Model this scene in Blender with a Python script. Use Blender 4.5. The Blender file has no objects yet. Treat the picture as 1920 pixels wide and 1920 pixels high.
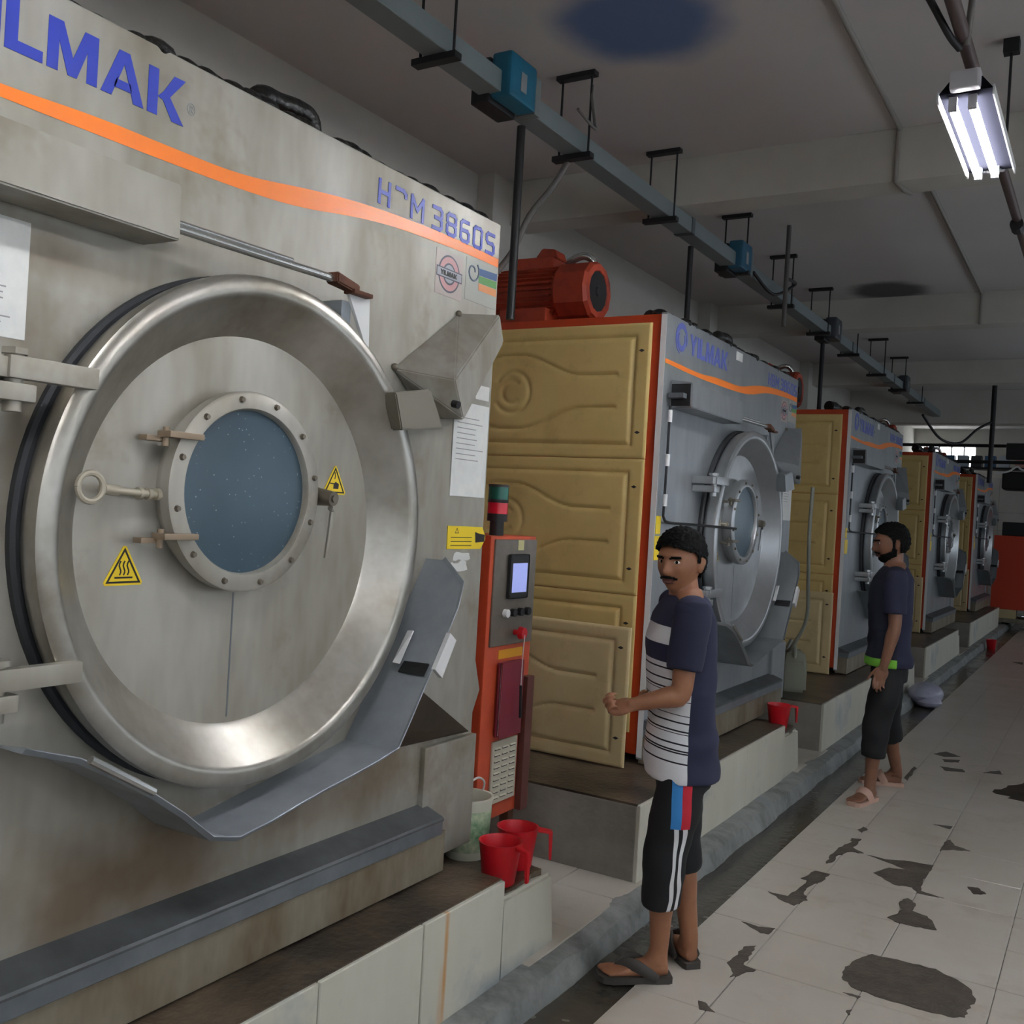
import bpy, bmesh, math, random
from mathutils import Vector, Matrix, noise
random.seed(7)
R = math.radians
scn = bpy.context.scene
col = scn.collection

# ------------------------------------------------------------------ camera
YAW, PITCH, ROLL, FPX, CX, CZ = 0.5433957, -0.0026022, 0.0584833, 1868.145, 1.938, 1.65
cam_d = bpy.data.cameras.new('camera')
cam = bpy.data.objects.new('camera', cam_d)
col.objects.link(cam)
cam_d.sensor_width = 36; cam_d.sensor_height = 36
cam_d.lens = 36 * FPX / 1920
cam_d.clip_start = 0.05
_f = Vector((-math.sin(YAW) * math.cos(PITCH), math.cos(YAW) * math.cos(PITCH), math.sin(PITCH)))
_r = Vector((math.cos(YAW), math.sin(YAW), 0)); _u = _r.cross(_f)
_r2 = _r * math.cos(ROLL) + _u * math.sin(ROLL); _u2 = _u * math.cos(ROLL) - _r * math.sin(ROLL)
cam.matrix_world = Matrix(((_r2.x, _u2.x, -_f.x, CX), (_r2.y, _u2.y, -_f.y, 0), (_r2.z, _u2.z, -_f.z, CZ), (0, 0, 0, 1)))
scn.camera = cam

# ------------------------------------------------------------------ world, exposure
w = bpy.data.worlds.new('world'); scn.world = w; w.use_nodes = True
w.node_tree.nodes['Background'].inputs[0].default_value = (0.75, 0.85, 1.0, 1)
w.node_tree.nodes['Background'].inputs[1].default_value = 0.6
scn.view_settings.view_transform = 'Standard'
scn.view_settings.look = 'None'
scn.view_settings.exposure = 0.62
scn.view_settings.gamma = 1.0
scn.view_settings.use_curve_mapping = False
LAMP_E = 90.0       # fluorescent tubes
DAY_E = 1.15         # daylit panes
MC = {}
scn.cycles.use_light_tree = False; scn.cycles.max_bounces = 4; scn.cycles.diffuse_bounces = 3; scn.cycles.glossy_bounces = 2; scn.cycles.transmission_bounces = 2

# ------------------------------------------------------------------ materials
def srgb(r, g, b):
    f = lambda c: (c / 255 / 12.92) if c / 255 <= 0.04045 else ((c / 255 + 0.055) / 1.055) ** 2.4
    return (f(r), f(g), f(b), 1)

def mat(name, c, rough=0.5, metal=0.0, c2=None, scale=4.0, amt=0.5, bump=0.0, bscale=60, stretch=None,
        c3=None, scale3=1.2, amt3=0.5, emit=None, estr=0.0, rough2=None, spec=None, world=False):
    if name in MC: return MC[name]
    m = bpy.data.materials.new(name); m.use_nodes = True
    nt = m.node_tree; N = nt.nodes; L = nt.links
    b = N['Principled BSDF']
    b.inputs['Base Color'].default_value = c
    b.inputs['Roughness'].default_value = rough
    b.inputs['Metallic'].default_value = metal
    if spec is not None: b.inputs['Specular IOR Level'].default_value = spec
    if emit:
        b.inputs['Emission Color'].default_value = emit
        b.inputs['Emission Strength'].default_value = estr
    if c2 or bump or c3 or rough2 is not None:
        tc = N.new('ShaderNodeTexCoord'); mp = N.new('ShaderNodeMapping')
        src = N.new('ShaderNodeNewGeometry').outputs['Position'] if world else tc.outputs['Object']
        L.new(src, mp.inputs[0])
        if stretch: mp.inputs['Scale'].default_value = stretch
        last = None
        if c2:
            n = N.new('ShaderNodeTexNoise'); n.inputs['Scale'].default_value = scale
            n.inputs['Detail'].default_value = 4; n.inputs['Roughness'].default_value = 0.65
            L.new(mp.outputs[0], n.inputs['Vector'])
            rp = N.new('ShaderNodeValToRGB')
            rp.color_ramp.elements[0].position = 0.5 - 0.28 * (1.2 - amt); rp.color_ramp.elements[1].position = 0.5 + 0.28 * (1.2 - amt)
            rp.color_ramp.elements[0].color = c2; rp.color_ramp.elements[1].color = c
            L.new(n.outputs['Fac'], rp.inputs[0]); last = rp.outputs[0]
            if rough2 is not None:
                mr = N.new('ShaderNodeMapRange'); mr.inputs[1].default_value = 0.35; mr.inputs[2].default_value = 0.65
                mr.inputs[3].default_value = rough2; mr.inputs[4].default_value = rough
                L.new(n.outputs['Fac'], mr.inputs[0]); L.new(mr.outputs[0], b.inputs['Roughness'])
        if c3:
            n3 = N.new('ShaderNodeTexNoise'); n3.inputs['Scale'].default_value = scale3
            n3.inputs['Detail'].default_value = 5; n3.inputs['Roughness'].default_value = 0.7
            L.new(src, n3.inputs['Vector'])
            r3 = N.new('ShaderNodeMapRange'); r3.inputs[1].default_value = 0.55; r3.inputs[2].default_value = 0.72
            r3.inputs[3].default_value = 0; r3.inputs[4].default_value = amt3
            L.new(n3.outputs['Fac'], r3.inputs[0])
            mx = N.new('ShaderNodeMix'); mx.data_type = 'RGBA'
            L.new(r3.outputs[0], mx.inputs[0])
            if last: L.new(last, mx.inputs[6])
            else: mx.inputs[6].default_value = c
            mx.inputs[7].default_value = c3; last = mx.outputs[2]
        if last: L.new(last, b.inputs['Base Color'])
        if bump:
            nb = N.new('ShaderNodeTexNoise'); nb.inputs['Scale'].default_value = bscale; nb.inputs['Detail'].default_value = 2
            L.new(mp.outputs[0], nb.inputs['Vector'])
            bp = N.new('ShaderNodeBump'); bp.inputs['Strength'].default_value = bump; bp.inputs['Distance'].default_value = 0.01
            L.new(nb.outputs['Fac'], bp.inputs['Height']); L.new(bp.outputs[0], b.inputs['Normal'])
    MC[name] = m
    return m

M = dict(
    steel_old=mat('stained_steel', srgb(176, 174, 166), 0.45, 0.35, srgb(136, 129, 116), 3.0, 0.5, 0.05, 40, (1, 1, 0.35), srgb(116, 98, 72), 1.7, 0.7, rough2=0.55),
    steel_door=mat('door_steel', srgb(178, 175, 166), 0.42, 0.4, srgb(138, 131, 118), 3.5, 0.55, 0.04, 30, (1, 1, 0.3), srgb(118, 100, 78), 2.4, 0.55),
    steel_ring=mat('door_ring_steel', srgb(190, 187, 180), 0.34, 0.85, srgb(150, 144, 132), 4, 0.5, 0.04, 30, None, srgb(128, 112, 92), 3.0, 0.45),
    steel=mat('brushed_steel', srgb(164, 169, 172), 0.32, 0.62, srgb(142, 146, 150), 3, 0.4, 0.03, 30, (1, 1, 0.3), rough2=0.45),
    steel_door2=mat('clean_door_steel', srgb(182, 184, 186), 0.28, 0.75, srgb(158, 160, 162), 3, 0.4, 0.02, 30, rough2=0.38),
    steel_dark=mat('grey_sheet_steel', srgb(128, 134, 140), 0.4, 0.5, srgb(100, 106, 112), 5, 0.4),
    rail=mat('rusty_base_rail', srgb(150, 144, 128), 0.6, 0.3, srgb(110, 94, 72), 6, 0.4, 0.2, 30, (1, 1, 0.4)),
    lead=mat('dark_ledge_steel', srgb(104, 108, 110), 0.45, 0.4, srgb(74, 76, 78), 5, 0.4),
    orange=mat('orange_paint', srgb(190, 66, 26), 0.45, 0, srgb(160, 52, 22), 6, 0.3),
    cream=mat('cream_panel_paint', srgb(206, 182, 120), 0.5, 0, srgb(190, 166, 104), 3, 0.3, c3=srgb(150, 128, 80), scale3=5, amt3=0.35),
    cream2=mat('pale_cream_paint', srgb(205, 188, 145), 0.5, 0, srgb(188, 170, 126), 3, 0.3, c3=srgb(150, 132, 92), scale3=5, amt3=0.4),
    blue=mat('blue_lettering', srgb(50, 66, 172), 0.4),
    stripe=mat('orange_stripe', srgb(250, 130, 40), 0.35),
    gasket=mat('dark_grey_gasket', srgb(44, 46, 50), 0.6),
    black=mat('black_rubber', srgb(22, 22, 24), 0.6),
    tar=mat('black_lagging', srgb(28, 26, 24), 0.35, 0, srgb(14, 13, 12), 12, 0.4, 0.8, 40),
    blackmetal=mat('dark_iron', srgb(44, 44, 46), 0.5, 0.4),
    chrome=mat('bright_rod', srgb(210, 210, 208), 0.2, 0.9),
    rust=mat('rusty_iron', srgb(112, 70, 48), 0.7, 0.2, srgb(78, 46, 32), 30, 0.4),
    bolt=mat('bolt_steel', srgb(120, 112, 100), 0.4, 0.7),
    paper=mat('white_paper', srgb(226, 226, 222), 0.35, 0, srgb(212, 212, 210), 20, 0.3),
    ink=mat('grey_print', srgb(150, 150, 152), 0.6),
    yellow=mat('yellow_sign', srgb(240, 205, 30), 0.4),
    sign_black=mat('sign_black', srgb(30, 24, 18), 0.5),
    white=mat('white_paint', srgb(225, 225, 225), 0.4),
    red=mat('red_plastic', srgb(205, 28, 38), 0.35, 0, srgb(184, 22, 32), 6, 0.3),
    maroon=mat('maroon_cover', srgb(120, 26, 44), 0.45),
    rubber=mat('hose_grey', srgb(120, 122, 112), 0.5),
    motor=mat('motor_orange', srgb(176, 66, 38), 0.5, 0, srgb(110, 36, 24), 5, 0.3),
    brown=mat('dark_brown_steel', srgb(78, 66, 52), 0.5, 0.3, srgb(52, 44, 36), 6, 0.4),
)

def glass_mat():
    m = bpy.data.materials.new('porthole_glass'); m.use_nodes = True
    nt = m.node_tree; N = nt.nodes; L = nt.links; b = N['Principled BSDF']
    tc = N.new('ShaderNodeTexCoord')
    v = N.new('ShaderNodeTexVoronoi'); v.inputs['Scale'].default_value = 55
    L.new(tc.outputs['Object'], v.inputs['Vector'])
    rp = N.new('ShaderNodeValToRGB'); rp.color_ramp.elements[0].position = 0.06; rp.color_ramp.elements[1].position = 0.13
    rp.color_ramp.elements[0].color = (1, 1, 1, 1); rp.color_ramp.elements[1].color = (0, 0, 0, 1)
    L.new(v.outputs['Distance'], rp.inputs[0])
    n = N.new('ShaderNodeTexNoise'); n.inputs['Scale'].default_value = 4
    L.new(tc.outputs['Object'], n.inputs['Vector'])
    r2 = N.new('ShaderNodeValToRGB'); r2.color_ramp.elements[0].color = srgb(46, 62, 74); r2.color_ramp.elements[1].color = srgb(70, 92, 106)
    L.new(n.outputs['Fac'], r2.inputs[0])
    mx = N.new('ShaderNodeMix'); mx.data_type = 'RGBA'; mx.inputs[7].default_value = srgb(130, 145, 152)
    L.new(rp.outputs[0], mx.inputs[0]); L.new(r2.outputs[0], mx.inputs[6]); L.new(mx.outputs[2], b.inputs['Base Color'])
    b.inputs['Roughness'].default_value = 0.3
    return m
M['glass'] = glass_mat()
def add_stain(m, spots, c):
    nt = m.node_tree; N = nt.nodes; L = nt.links; b = N['Principled BSDF']
    tc = N.new('ShaderNodeTexCoord'); nz = N.new('ShaderNodeTexNoise'); nz.inputs['Scale'].default_value = 5; nz.inputs['Detail'].default_value = 4
    L.new(tc.outputs['Object'], nz.inputs['Vector'])
    last = b.inputs['Base Color'].links[0].from_socket
    for (y, z, sy, sz, a) in spots:
        mp = N.new('ShaderNodeMapping'); mp.inputs['Location'].default_value = (0, -y / sy, -z / sz); mp.inputs['Scale'].default_value = (0, 1 / sy, 1 / sz)
        L.new(tc.outputs['Object'], mp.inputs[0])
        ln = N.new('ShaderNodeVectorMath'); ln.operation = 'LENGTH'; L.new(mp.outputs[0], ln.inputs[0])
        ad = N.new('ShaderNodeMath'); ad.operation = 'MULTIPLY_ADD'; ad.inputs[1].default_value = 1.6
        L.new(nz.outputs['Fac'], ad.inputs[0]); L.new(ln.outputs['Value'], ad.inputs[2])
        mr = N.new('ShaderNodeMapRange'); mr.inputs[1].default_value = 1.1; mr.inputs[2].default_value = 2.0; mr.inputs[3].default_value = a; mr.inputs[4].default_value = 0
        L.new(ad.outputs[0], mr.inputs[0])
        mx = N.new('ShaderNodeMix'); mx.data_type = 'RGBA'; mx.inputs[7].default_value = c
        L.new(mr.outputs[0], mx.inputs[0]); L.new(last, mx.inputs[6]); last = mx.outputs[2]
    L.new(last, b.inputs['Base Color'])
# rusty run-off doubling as painted shade below the gutter, scuffs beside the door
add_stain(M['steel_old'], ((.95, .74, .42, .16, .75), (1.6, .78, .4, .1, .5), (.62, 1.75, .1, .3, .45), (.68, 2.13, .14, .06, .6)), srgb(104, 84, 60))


# ------------------------------------------------------------------ mesh helpers
def link(name, me, m=None, parent=None, smooth=False):
    o = bpy.data.objects.new(name, me); col.objects.link(o)
    if m is not None:
        if len(me.materials): me.materials.clear()
        for mm in (m if isinstance(m, (list, tuple)) else [m]): me.materials.append(mm)
    if smooth:
        for p in me.polygons: p.use_smooth = True
        try: me.set_sharp_from_angle(angle=R(38))
        except Exception: pass
    if parent is not None: o.parent = parent
    return o

def tag(o, label, cat, group=None, kind=None):
    o['label'] = label; o['category'] = cat
    if group: o['group'] = group
    if kind: o['kind'] = kind
    return o

def thing(name, loc=(0, 0, 0), rz=0.0):
    o = bpy.data.objects.new(name, None); col.objects.link(o)
    o.empty_display_size = 0.1; o.location = loc; o.rotation_euler = (0, 0, rz)
    return o

class MB:
    def __init__(s): s.bm = bmesh.new()
    def box(s, x0, x1, y0, y1, z0, z1, bev=0.0, mi=0, seg=2):
        t = bmesh.new()
        bmesh.ops.create_cube(t, size=1)
        for v in t.verts:
            v.co = Vector((x0 + (v.co.x + .5) * (x1 - x0), y0 + (v.co.y + .5) * (y1 - y0), z0 + (v.co.z + .5) * (z1 - z0)))
        if bev: bmesh.ops.bevel(t, geom=t.edges[:], offset=bev, segments=seg, affect='EDGES', profile=0.7)
        return s._add(t, mi)
    def _add(s, t, mi=0, mx=None):
        if mx is not None: bmesh.ops.transform(t, matrix=mx, verts=t.verts[:])
        for f in t.faces: f.material_index = mi
        me = bpy.data.meshes.new('_t'); t.to_mesh(me); t.free(); s.bm.from_mesh(me); bpy.data.meshes.remove(me)
        return s
    def hull(s, pts, bev=0.0, mi=0):
        t = bmesh.new()
        for p in pts: t.verts.new(p)
        bmesh.ops.convex_hull(t, input=t.verts[:])
        bmesh.ops.delete(t, geom=[v for v in t.verts if not v.link_faces], context='VERTS')
        bmesh.ops.dissolve_limit(t, angle_limit=R(1), verts=t.verts[:], edges=t.edges[:])
        if bev: bmesh.ops.bevel(t, geom=t.edges[:], offset=bev, segments=2, affect='EDGES')
        return s._add(t, mi)
    def cyl(s, a, b, r, r2=None, n=16, mi=0, cap=True):
        a = Vector(a); b = Vector(b); d = b - a
        t = bmesh.new()
        bmesh.ops.create_cone(t, cap_ends=cap, segments=n, radius1=r, radius2=r if r2 is None else r2, depth=d.length)
        q = Vector((0, 0, 1)).rotation_difference(d.normalized())
        return s._add(t, mi, Matrix.Translation((a + b) / 2) @ q.to_matrix().to_4x4())
    def ball(s, c, r, n=16, sc=(1, 1, 1), mi=0, mx=None):
        t = bmesh.new()
        bmesh.ops.create_uvsphere(t, u_segments=n, v_segments=max(6, n // 2), radius=1)
        m4 = Matrix.Translation(c) @ (mx.to_4x4() if mx is not None else Matrix.Identity(4)) @ Matrix.Diagonal((r * sc[0], r * sc[1], r * sc[2], 1))
        return s._add(t, mi, m4)
    def lathe(s, prof, c=(0, 0, 0), axis='x', n=96, mi=0, a0=0.0, a1=2 * math.pi):
        # profile (h, r)
        t = bmesh.new(); full = abs(a1 - a0 - 2 * math.pi) < 1e-6
        k = n if full else n + 1
        rows = []
        for i in range(k):
            a = a0 + (a1 - a0) * i / n; row = []
            for h, r in prof:
                u, v = r * math.cos(a), r * math.sin(a)
                p = (h, u, v) if axis == 'x' else ((u, h, v) if axis == 'y' else (u, v, h))
                row.append(t.verts.new((p[0] + c[0], p[1] + c[1], p[2] + c[2])))
            rows.append(row)
        for i in range(n):
            A = rows[i]; B = rows[(i + 1) % k]
            for j in range(len(prof) - 1):
                if prof[j][1] < 1e-6 and prof[j + 1][1] < 1e-6: continue
                t.faces.new((A[j], A[j + 1], B[j + 1], B[j]))
        bmesh.ops.remove_doubles(t, verts=t.verts[:], dist=1e-6)
        bmesh.ops.recalc_face_normals(t, faces=t.faces[:])
        return s._add(t, mi)
    def tube(s, pts, rad, n=10, mi=0, smooth=0, sq=None):
        pts = [Vector(p) for p in pts]
        rs = list(rad) if isinstance(rad, (list, tuple)) else [rad] * len(pts)
        if smooth:
            P2, R2 = [], []
            for i in range(len(pts) - 1):
                p0 = pts[max(i - 1, 0)]; p1 = pts[i]; p2 = pts[i + 1]; p3 = pts[min(i + 2, len(pts) - 1)]
                for k in range(smooth):
                    u = k / smooth
                    P2.append(0.5 * ((2 * p1) + (p2 - p0) * u + (2 * p0 - 5 * p1 + 4 * p2 - p3) * u * u + (3 * p1 - p0 - 3 * p2 + p3) * u ** 3))
                    uu = u * u * (3 - 2 * u)
                    R2.append(rs[i] * (1 - uu) + rs[i + 1] * uu)
            P2.append(pts[-1]); R2.append(rs[-1]); pts, rs = P2, R2
        t = bmesh.new(); rings = []; up = None
        for i, p in enumerate(pts):
            d = (pts[min(i + 1, len(pts) - 1)] - pts[max(i - 1, 0)]).normalized()
            if up is None:
                up = Vector((0, 0, 1)) if abs(d.z) < 0.9 else Vector((1, 0, 0))
            sd = d.cross(up).normalized(); up2 = sd.cross(d).normalized(); up = up2
            ring = []
            for k in range(n):
                a = 2 * math.pi * k / n
                ring.append(t.verts.new(p + (sd * math.cos(a) * (sq if sq else 1) + up2 * math.sin(a)) * rs[i]))
            rings.append(ring)
        for i in range(len(rings) - 1):
            for k in range(n):
                t.faces.new((rings[i][k], rings[i][(k + 1) % n], rings[i + 1][(k + 1) % n], rings[i + 1][k]))
        t.faces.new(rings[0][::-1]); t.faces.new(rings[-1])
        bmesh.ops.recalc_face_normals(t, faces=t.faces[:])
        return s._add(t, mi)
    def loft(s, rings, n=32, mi=0, p=2.3):
        # rings: (cx, cy, z, rx, ry)
        t = bmesh.new(); rr = []
        for cx, cy, z, rx, ry in rings:
            ring = []
            for k in range(n):
                a = 2 * math.pi * k / n; c, sn = math.cos(a), math.sin(a)
                ring.append(t.verts.new((cx + rx * math.copysign(abs(c) ** (2 / p), c), cy + ry * math.copysign(abs(sn) ** (2 / p), sn), z)))
            rr.append(ring)
        for i in range(len(rr) - 1):
            for k in range(n):
                t.faces.new((rr[i][k], rr[i][(k + 1) % n], rr[i + 1][(k + 1) % n], rr[i + 1][k]))
        t.faces.new(rr[0][::-1]); t.faces.new(rr[-1])
        bmesh.ops.recalc_face_normals(t, faces=t.faces[:])
        return s._add(t, mi)
    def prism(s, poly, axis, a, b, mi=0):
        # poly: 2D points; extruded along axis from a to b
        t = bmesh.new()
        def P(u, v, h): return (h, u, v) if axis == 'x' else ((u, h, v) if axis == 'y' else (u, v, h))
        A = [t.verts.new(P(u, v, a)) for u, v in poly]; B = [t.verts.new(P(u, v, b)) for u, v in poly]
        t.faces.new(A); t.faces.new(B[::-1]); n = len(poly)
        for i in range(n): t.faces.new((A[i], B[i], B[(i + 1) % n], A[(i + 1) % n]))
        bmesh.ops.recalc_face_normals(t, faces=t.faces[:])
        return s._add(t, mi)
    def strokes(s, lines, wd, x, th=0.0015, mi=0):
        cnt = 0
        # flat strokes in the YZ plane at x, lines of (y, z) points
        for ln in lines:
            for i in range(len(ln) - 1):
                a = Vector(ln[i]); b = Vector(ln[i + 1]); d = (b - a)
                if d.length < 1e-6: continue
                d.normalize(); nn = Vector((-d.y, d.x)) * wd / 2; e = d * wd * 0.42
                s.prism([tuple(a - e + nn), tuple(a - e - nn), tuple(b + e - nn), tuple(b + e + nn)], 'x', x, x + th + cnt * 0.00005, mi); cnt += 1
        return s
    def mesh(s):
        me = bpy.data.meshes.new('mesh'); s.bm.to_mesh(me); s.bm.free(); return me
    def build(s, name, m, parent=None, smooth=False):
        o = link(name, s.mesh(), m, parent, smooth); o.data.name = name; return o

def copy_tree(o, parent=None):
    c = o.copy(); col.objects.link(c); c.parent = parent
    for ch in list(o.children): copy_tree(ch, c)
    return c

# ------------------------------------------------------------------ setting
ZC, XL, XR, YN, YF = 4.0, -2.03, 5.4, -4.5, 24.0
m_conc = mat('grey_concrete', srgb(150, 146, 138), 0.8, 0, srgb(118, 112, 104), 3, 0.4, 0.3, 40)
m_wall = mat('greyed_whitewash', srgb(206, 204, 196), 0.85, 0, srgb(188, 186, 178), 1.2, 0.3, 0.1, 60)
m_tile = mat('white_floor_tile', srgb(194, 187, 178), 0.28, 0, srgb(176, 167, 154), 1.3, 0.3, 0.03, 30, None, srgb(140, 122, 100), 1.9, 0.5, world=True)
m_wet = mat('wet_drain_floor', srgb(86, 80, 70), 0.3, 0, srgb(44, 42, 40), 3, 0.5, 0.2, 30, None, srgb(40, 52, 66), 1.5, 0.5, rough2=0.12)
m_patch = mat('bare_screed', srgb(92, 82, 72), 0.6, 0, srgb(58, 52, 46), 10, 0.4, 0.5, 50)
m_kerb = mat('blue_stained_kerb', srgb(150, 152, 150), 0.6, 0, srgb(96, 98, 96), 6, 0.5, 0.5, 30, None, srgb(50, 70, 96), 3, 0.7)
m_plinth = mat('painted_plinth', srgb(204, 202, 190), 0.6, 0, srgb(184, 180, 164), 2, 0.3, 0.15, 30, (1, 1, 0.3), srgb(96, 120, 140), 1.6, 0.55)
m_ptop = mat('wet_plinth_top', srgb(96, 82, 66), 0.35, 0, srgb(36, 30, 26), 3.2, 0.75, 0.3, 40)

add_stain(m_plinth, ((3.715, .24, .012, .3, .8), (3.70, .1, .02, .2, .4)), srgb(190, 130, 50))
add_stain(m_plinth, ((4.1, .03, .4, .1, .7), (2.2, .02, .3, .08, .5)), srgb(70, 96, 120))

def ceiling_mat():
    m = bpy.data.materials.new('ceiling_plaster'); m.use_nodes = True
    nt = m.node_tree; N = nt.nodes; L = nt.links; b = N['Principled BSDF']; b.inputs['Roughness'].default_value = 0.9
    tc = N.new('ShaderNodeTexCoord')
    n = N.new('ShaderNodeTexNoise'); n.inputs['Scale'].default_value = 1.0; n.inputs['Detail'].default_value = 6
    L.new(tc.outputs['Object'], n.inputs['Vector'])
    rp = N.new('ShaderNodeValToRGB'); rp.color_ramp.elements[0].color = srgb(196, 192, 190); rp.color_ramp.elements[1].color = srgb(212, 209, 206)
    L.new(n.outputs['Fac'], rp.inputs[0]); last = rp.outputs[0]
    n2 = N.new('ShaderNodeTexNoise'); n2.inputs['Scale'].default_value = 3; n2.inputs['Detail'].default_value = 8
    L.new(tc.outputs['Object'], n2.inputs['Vector'])
    # dye and soot stains on the plaster above the machines
    for (x, y, rad, c, a) in ((-0.12, 4.33, 0.46, srgb(84, 116, 168), 0.9), (-0.07, 10.18, 0.42, srgb(46, 46, 52), 0.85), (0.0, 15.6, 0.6, srgb(60, 40, 38), 0.8)):
        vs = N.new('ShaderNodeVectorMath'); vs.operation = 'DISTANCE'
        sep = N.new('ShaderNodeSeparateXYZ'); cmb = N.new('ShaderNodeCombineXYZ')
        L.new(tc.outputs['Object'], sep.inputs[0]); L.new(sep.outputs[0], cmb.inputs[0]); L.new(sep.outputs[1], cmb.inputs[1])
        L.new(cmb.outputs[0], vs.inputs[0]); vs.inputs[1].default_value = (x, y, 0)
        ad = N.new('ShaderNodeMath'); ad.operation = 'MULTIPLY_ADD'; ad.inputs[1].default_value = 0.18; ad.inputs[2].default_value = -0.09
        L.new(n2.outputs['Fac'], ad.inputs[0])
        sm = N.new('ShaderNodeMath'); sm.operation = 'ADD'; L.new(vs.outputs['Value'], sm.inputs[0]); L.new(ad.outputs[0], sm.inputs[1])
        mr = N.new('ShaderNodeMapRange'); mr.interpolation_type = 'SMOOTHSTEP'
        mr.inputs[1].default_value = rad * 0.55; mr.inputs[2].default_value = rad * 1.1; mr.inputs[3].default_value = a; mr.inputs[4].default_value = 0
        L.new(sm.outputs[0], mr.inputs[0])
        mx = N.new('ShaderNodeMix'); mx.data_type = 'RGBA'; mx.inputs[7].default_value = c
        L.new(mr.outputs[0], mx.inputs[0]); L.new(last, mx.inputs[6]); last = mx.outputs[2]
    L.new(last, b.inputs['Base Color'])
    return m

floor = MB().box(XL, XR, YN, YF, -0.25, -0.012).build('floor', mat('screed_floor', srgb(150, 142, 132), 0.35, 0, srgb(120, 112, 102), 2, 0.4, rough2=0.2))
tag(floor, 'pale tiled concrete floor of the laundry hall', 'floor', kind='structure')
TX = [0.575, 0.845, 1.25, 1.655, 2.06, 2.465]
tile_mesh = {}
gap = 0.003
for j in range(53):
    y0 = 2.45 + 0.41 * j
    for i in range(5):
        if y0 > 12 and i > 3: continue
        wx = round(TX[i + 1] - TX[i], 3)
        if wx not in tile_mesh:
            t = MB().box(gap / 2, wx - gap / 2, gap / 2, 0.41 - gap / 2, -0.012, 0, 0.0015, seg=1).mesh(); t.materials.append(m_tile); tile_mesh[wx] = t
        o = bpy.data.objects.new('tile', tile_mesh[wx]); col.objects.link(o); o.parent = floor
        o.location = (TX[i], y0, random.uniform(-0.0006, 0.0006)); o.rotation_euler = (random.uniform(-.001, .001), random.uniform(-.001, .001), 0)
PATCH = [
[(1.156, 3.913), (1.186, 4.027), (1.218, 4.099), (1.333, 4.11), (1.445, 4.12), (1.524, 4.076), (1.581, 4.018), (1.604, 3.937), (1.587, 3.848), (1.588, 3.777), (1.538, 3.747), (1.431, 3.737), (1.325, 3.739), (1.212, 3.759), (1.166, 3.815)],
[(0.69, 4.482), (0.78, 4.485), (0.793, 4.591), (0.797, 4.743), (0.765, 4.751), (0.796, 4.901), (0.864, 4.905), (0.861, 4.797), (0.826, 4.667), (0.827, 4.571), (0.866, 4.494), (0.833, 4.392), (0.782, 4.41)],
[(0.811, 5.043), (0.797, 5.187), (0.804, 5.337), (0.838, 5.473), (0.822, 5.547), (0.872, 5.569), (0.873, 5.46), (0.867, 5.391), (0.931, 5.335), (0.873, 5.313), (0.832, 5.217), (0.833, 5.081)],
[(0.95, 5.319), (1.038, 5.315), (1.149, 5.371), (1.256, 5.385), (1.253, 5.27), (1.251, 5.091), (1.262, 4.965), (1.365, 4.938), (1.313, 4.927), (1.25, 4.923), (1.222, 4.982), (1.141, 4.964), (1.084, 5.019), (1.031, 5.064), (1.08, 5.197), (1.154, 5.223), (1.088, 5.261)],
[(1.194, 4.529), (1.221, 4.594), (1.231, 4.66), (1.205, 4.759), (1.229, 4.826), (1.268, 4.781), (1.271, 4.679), (1.335, 4.658), (1.37, 4.589), (1.392, 4.525), (1.309, 4.499), (1.242, 4.498)],
[(0.781, 3.66), (0.789, 3.734), (0.788, 3.838), (0.825, 3.879), (0.835, 3.794), (0.838, 3.684), (0.89, 3.671), (0.853, 3.589), (0.83, 3.55), (0.829, 3.59)],
[(0.702, 4.073), (0.776, 4.066), (0.837, 4.095), (0.833, 4.021), (0.802, 4.009)],
[(0.799, 3.311), (0.825, 3.313), (0.874, 3.27), (0.838, 3.259), (0.823, 3.257)],
[(1.247, 5.657), (1.245, 5.827), (1.267, 5.9), (1.3, 5.809), (1.382, 5.765), (1.3, 5.724)],
[(1.147, 6.141), (1.243, 6.176), (1.24, 6.11)],
[(1.434, 5.176), (1.478, 5.195), (1.52, 5.131), (1.471, 5.09)],
[(0.943, 7.964), (1.056, 8.032), (1.061, 7.937), (0.971, 7.866)],
[(0.817, 5.727), (0.833, 5.813), (0.864, 5.769), (0.846, 5.696)],
[(1.197, 3.697), (1.257, 3.705), (1.254, 3.684)],
[(1.238, 3.56), (1.253, 3.59), (1.254, 3.537)],
[(0.817, 7.148), (0.818, 7.558), (0.841, 7.502), (0.845, 7.103)],
[(0.865, 8.103), (0.933, 8.259), (1.049, 8.153), (0.946, 8.052)],
[(1.236, 7.728), (1.329, 7.892), (1.366, 7.776)],
[(0.965, 7.7), (1.114, 7.726), (1.137, 7.648), (1.022, 7.584)],
[(0.858, 14.947), (0.991, 15.033), (0.997, 14.766)],
]
def rough_poly(poly, k=4, amp=0.006):
    out = []; n = len(poly)
    for i in range(n):
        a = Vector(poly[i]); b = Vector(poly[(i + 1) % n]); L_ = (b - a).length
        for j in range(k):
            p = a.lerp(b, j / k)
            q = amp * min(1, L_ / 0.08)
            out.append((p.x + random.uniform(-q, q) * (j > 0), p.y + random.uniform(-q, q) * (j > 0)))
    return out
for pl in PATCH:
    MB().prism(rough_poly(pl), 'z', -0.004, 0.0016).build('chipped_patch', m_patch, floor)
m_pud = mat('shallow_water', srgb(96, 86, 76), .04, 0, srgb(60, 54, 48), 6, .4)
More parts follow.
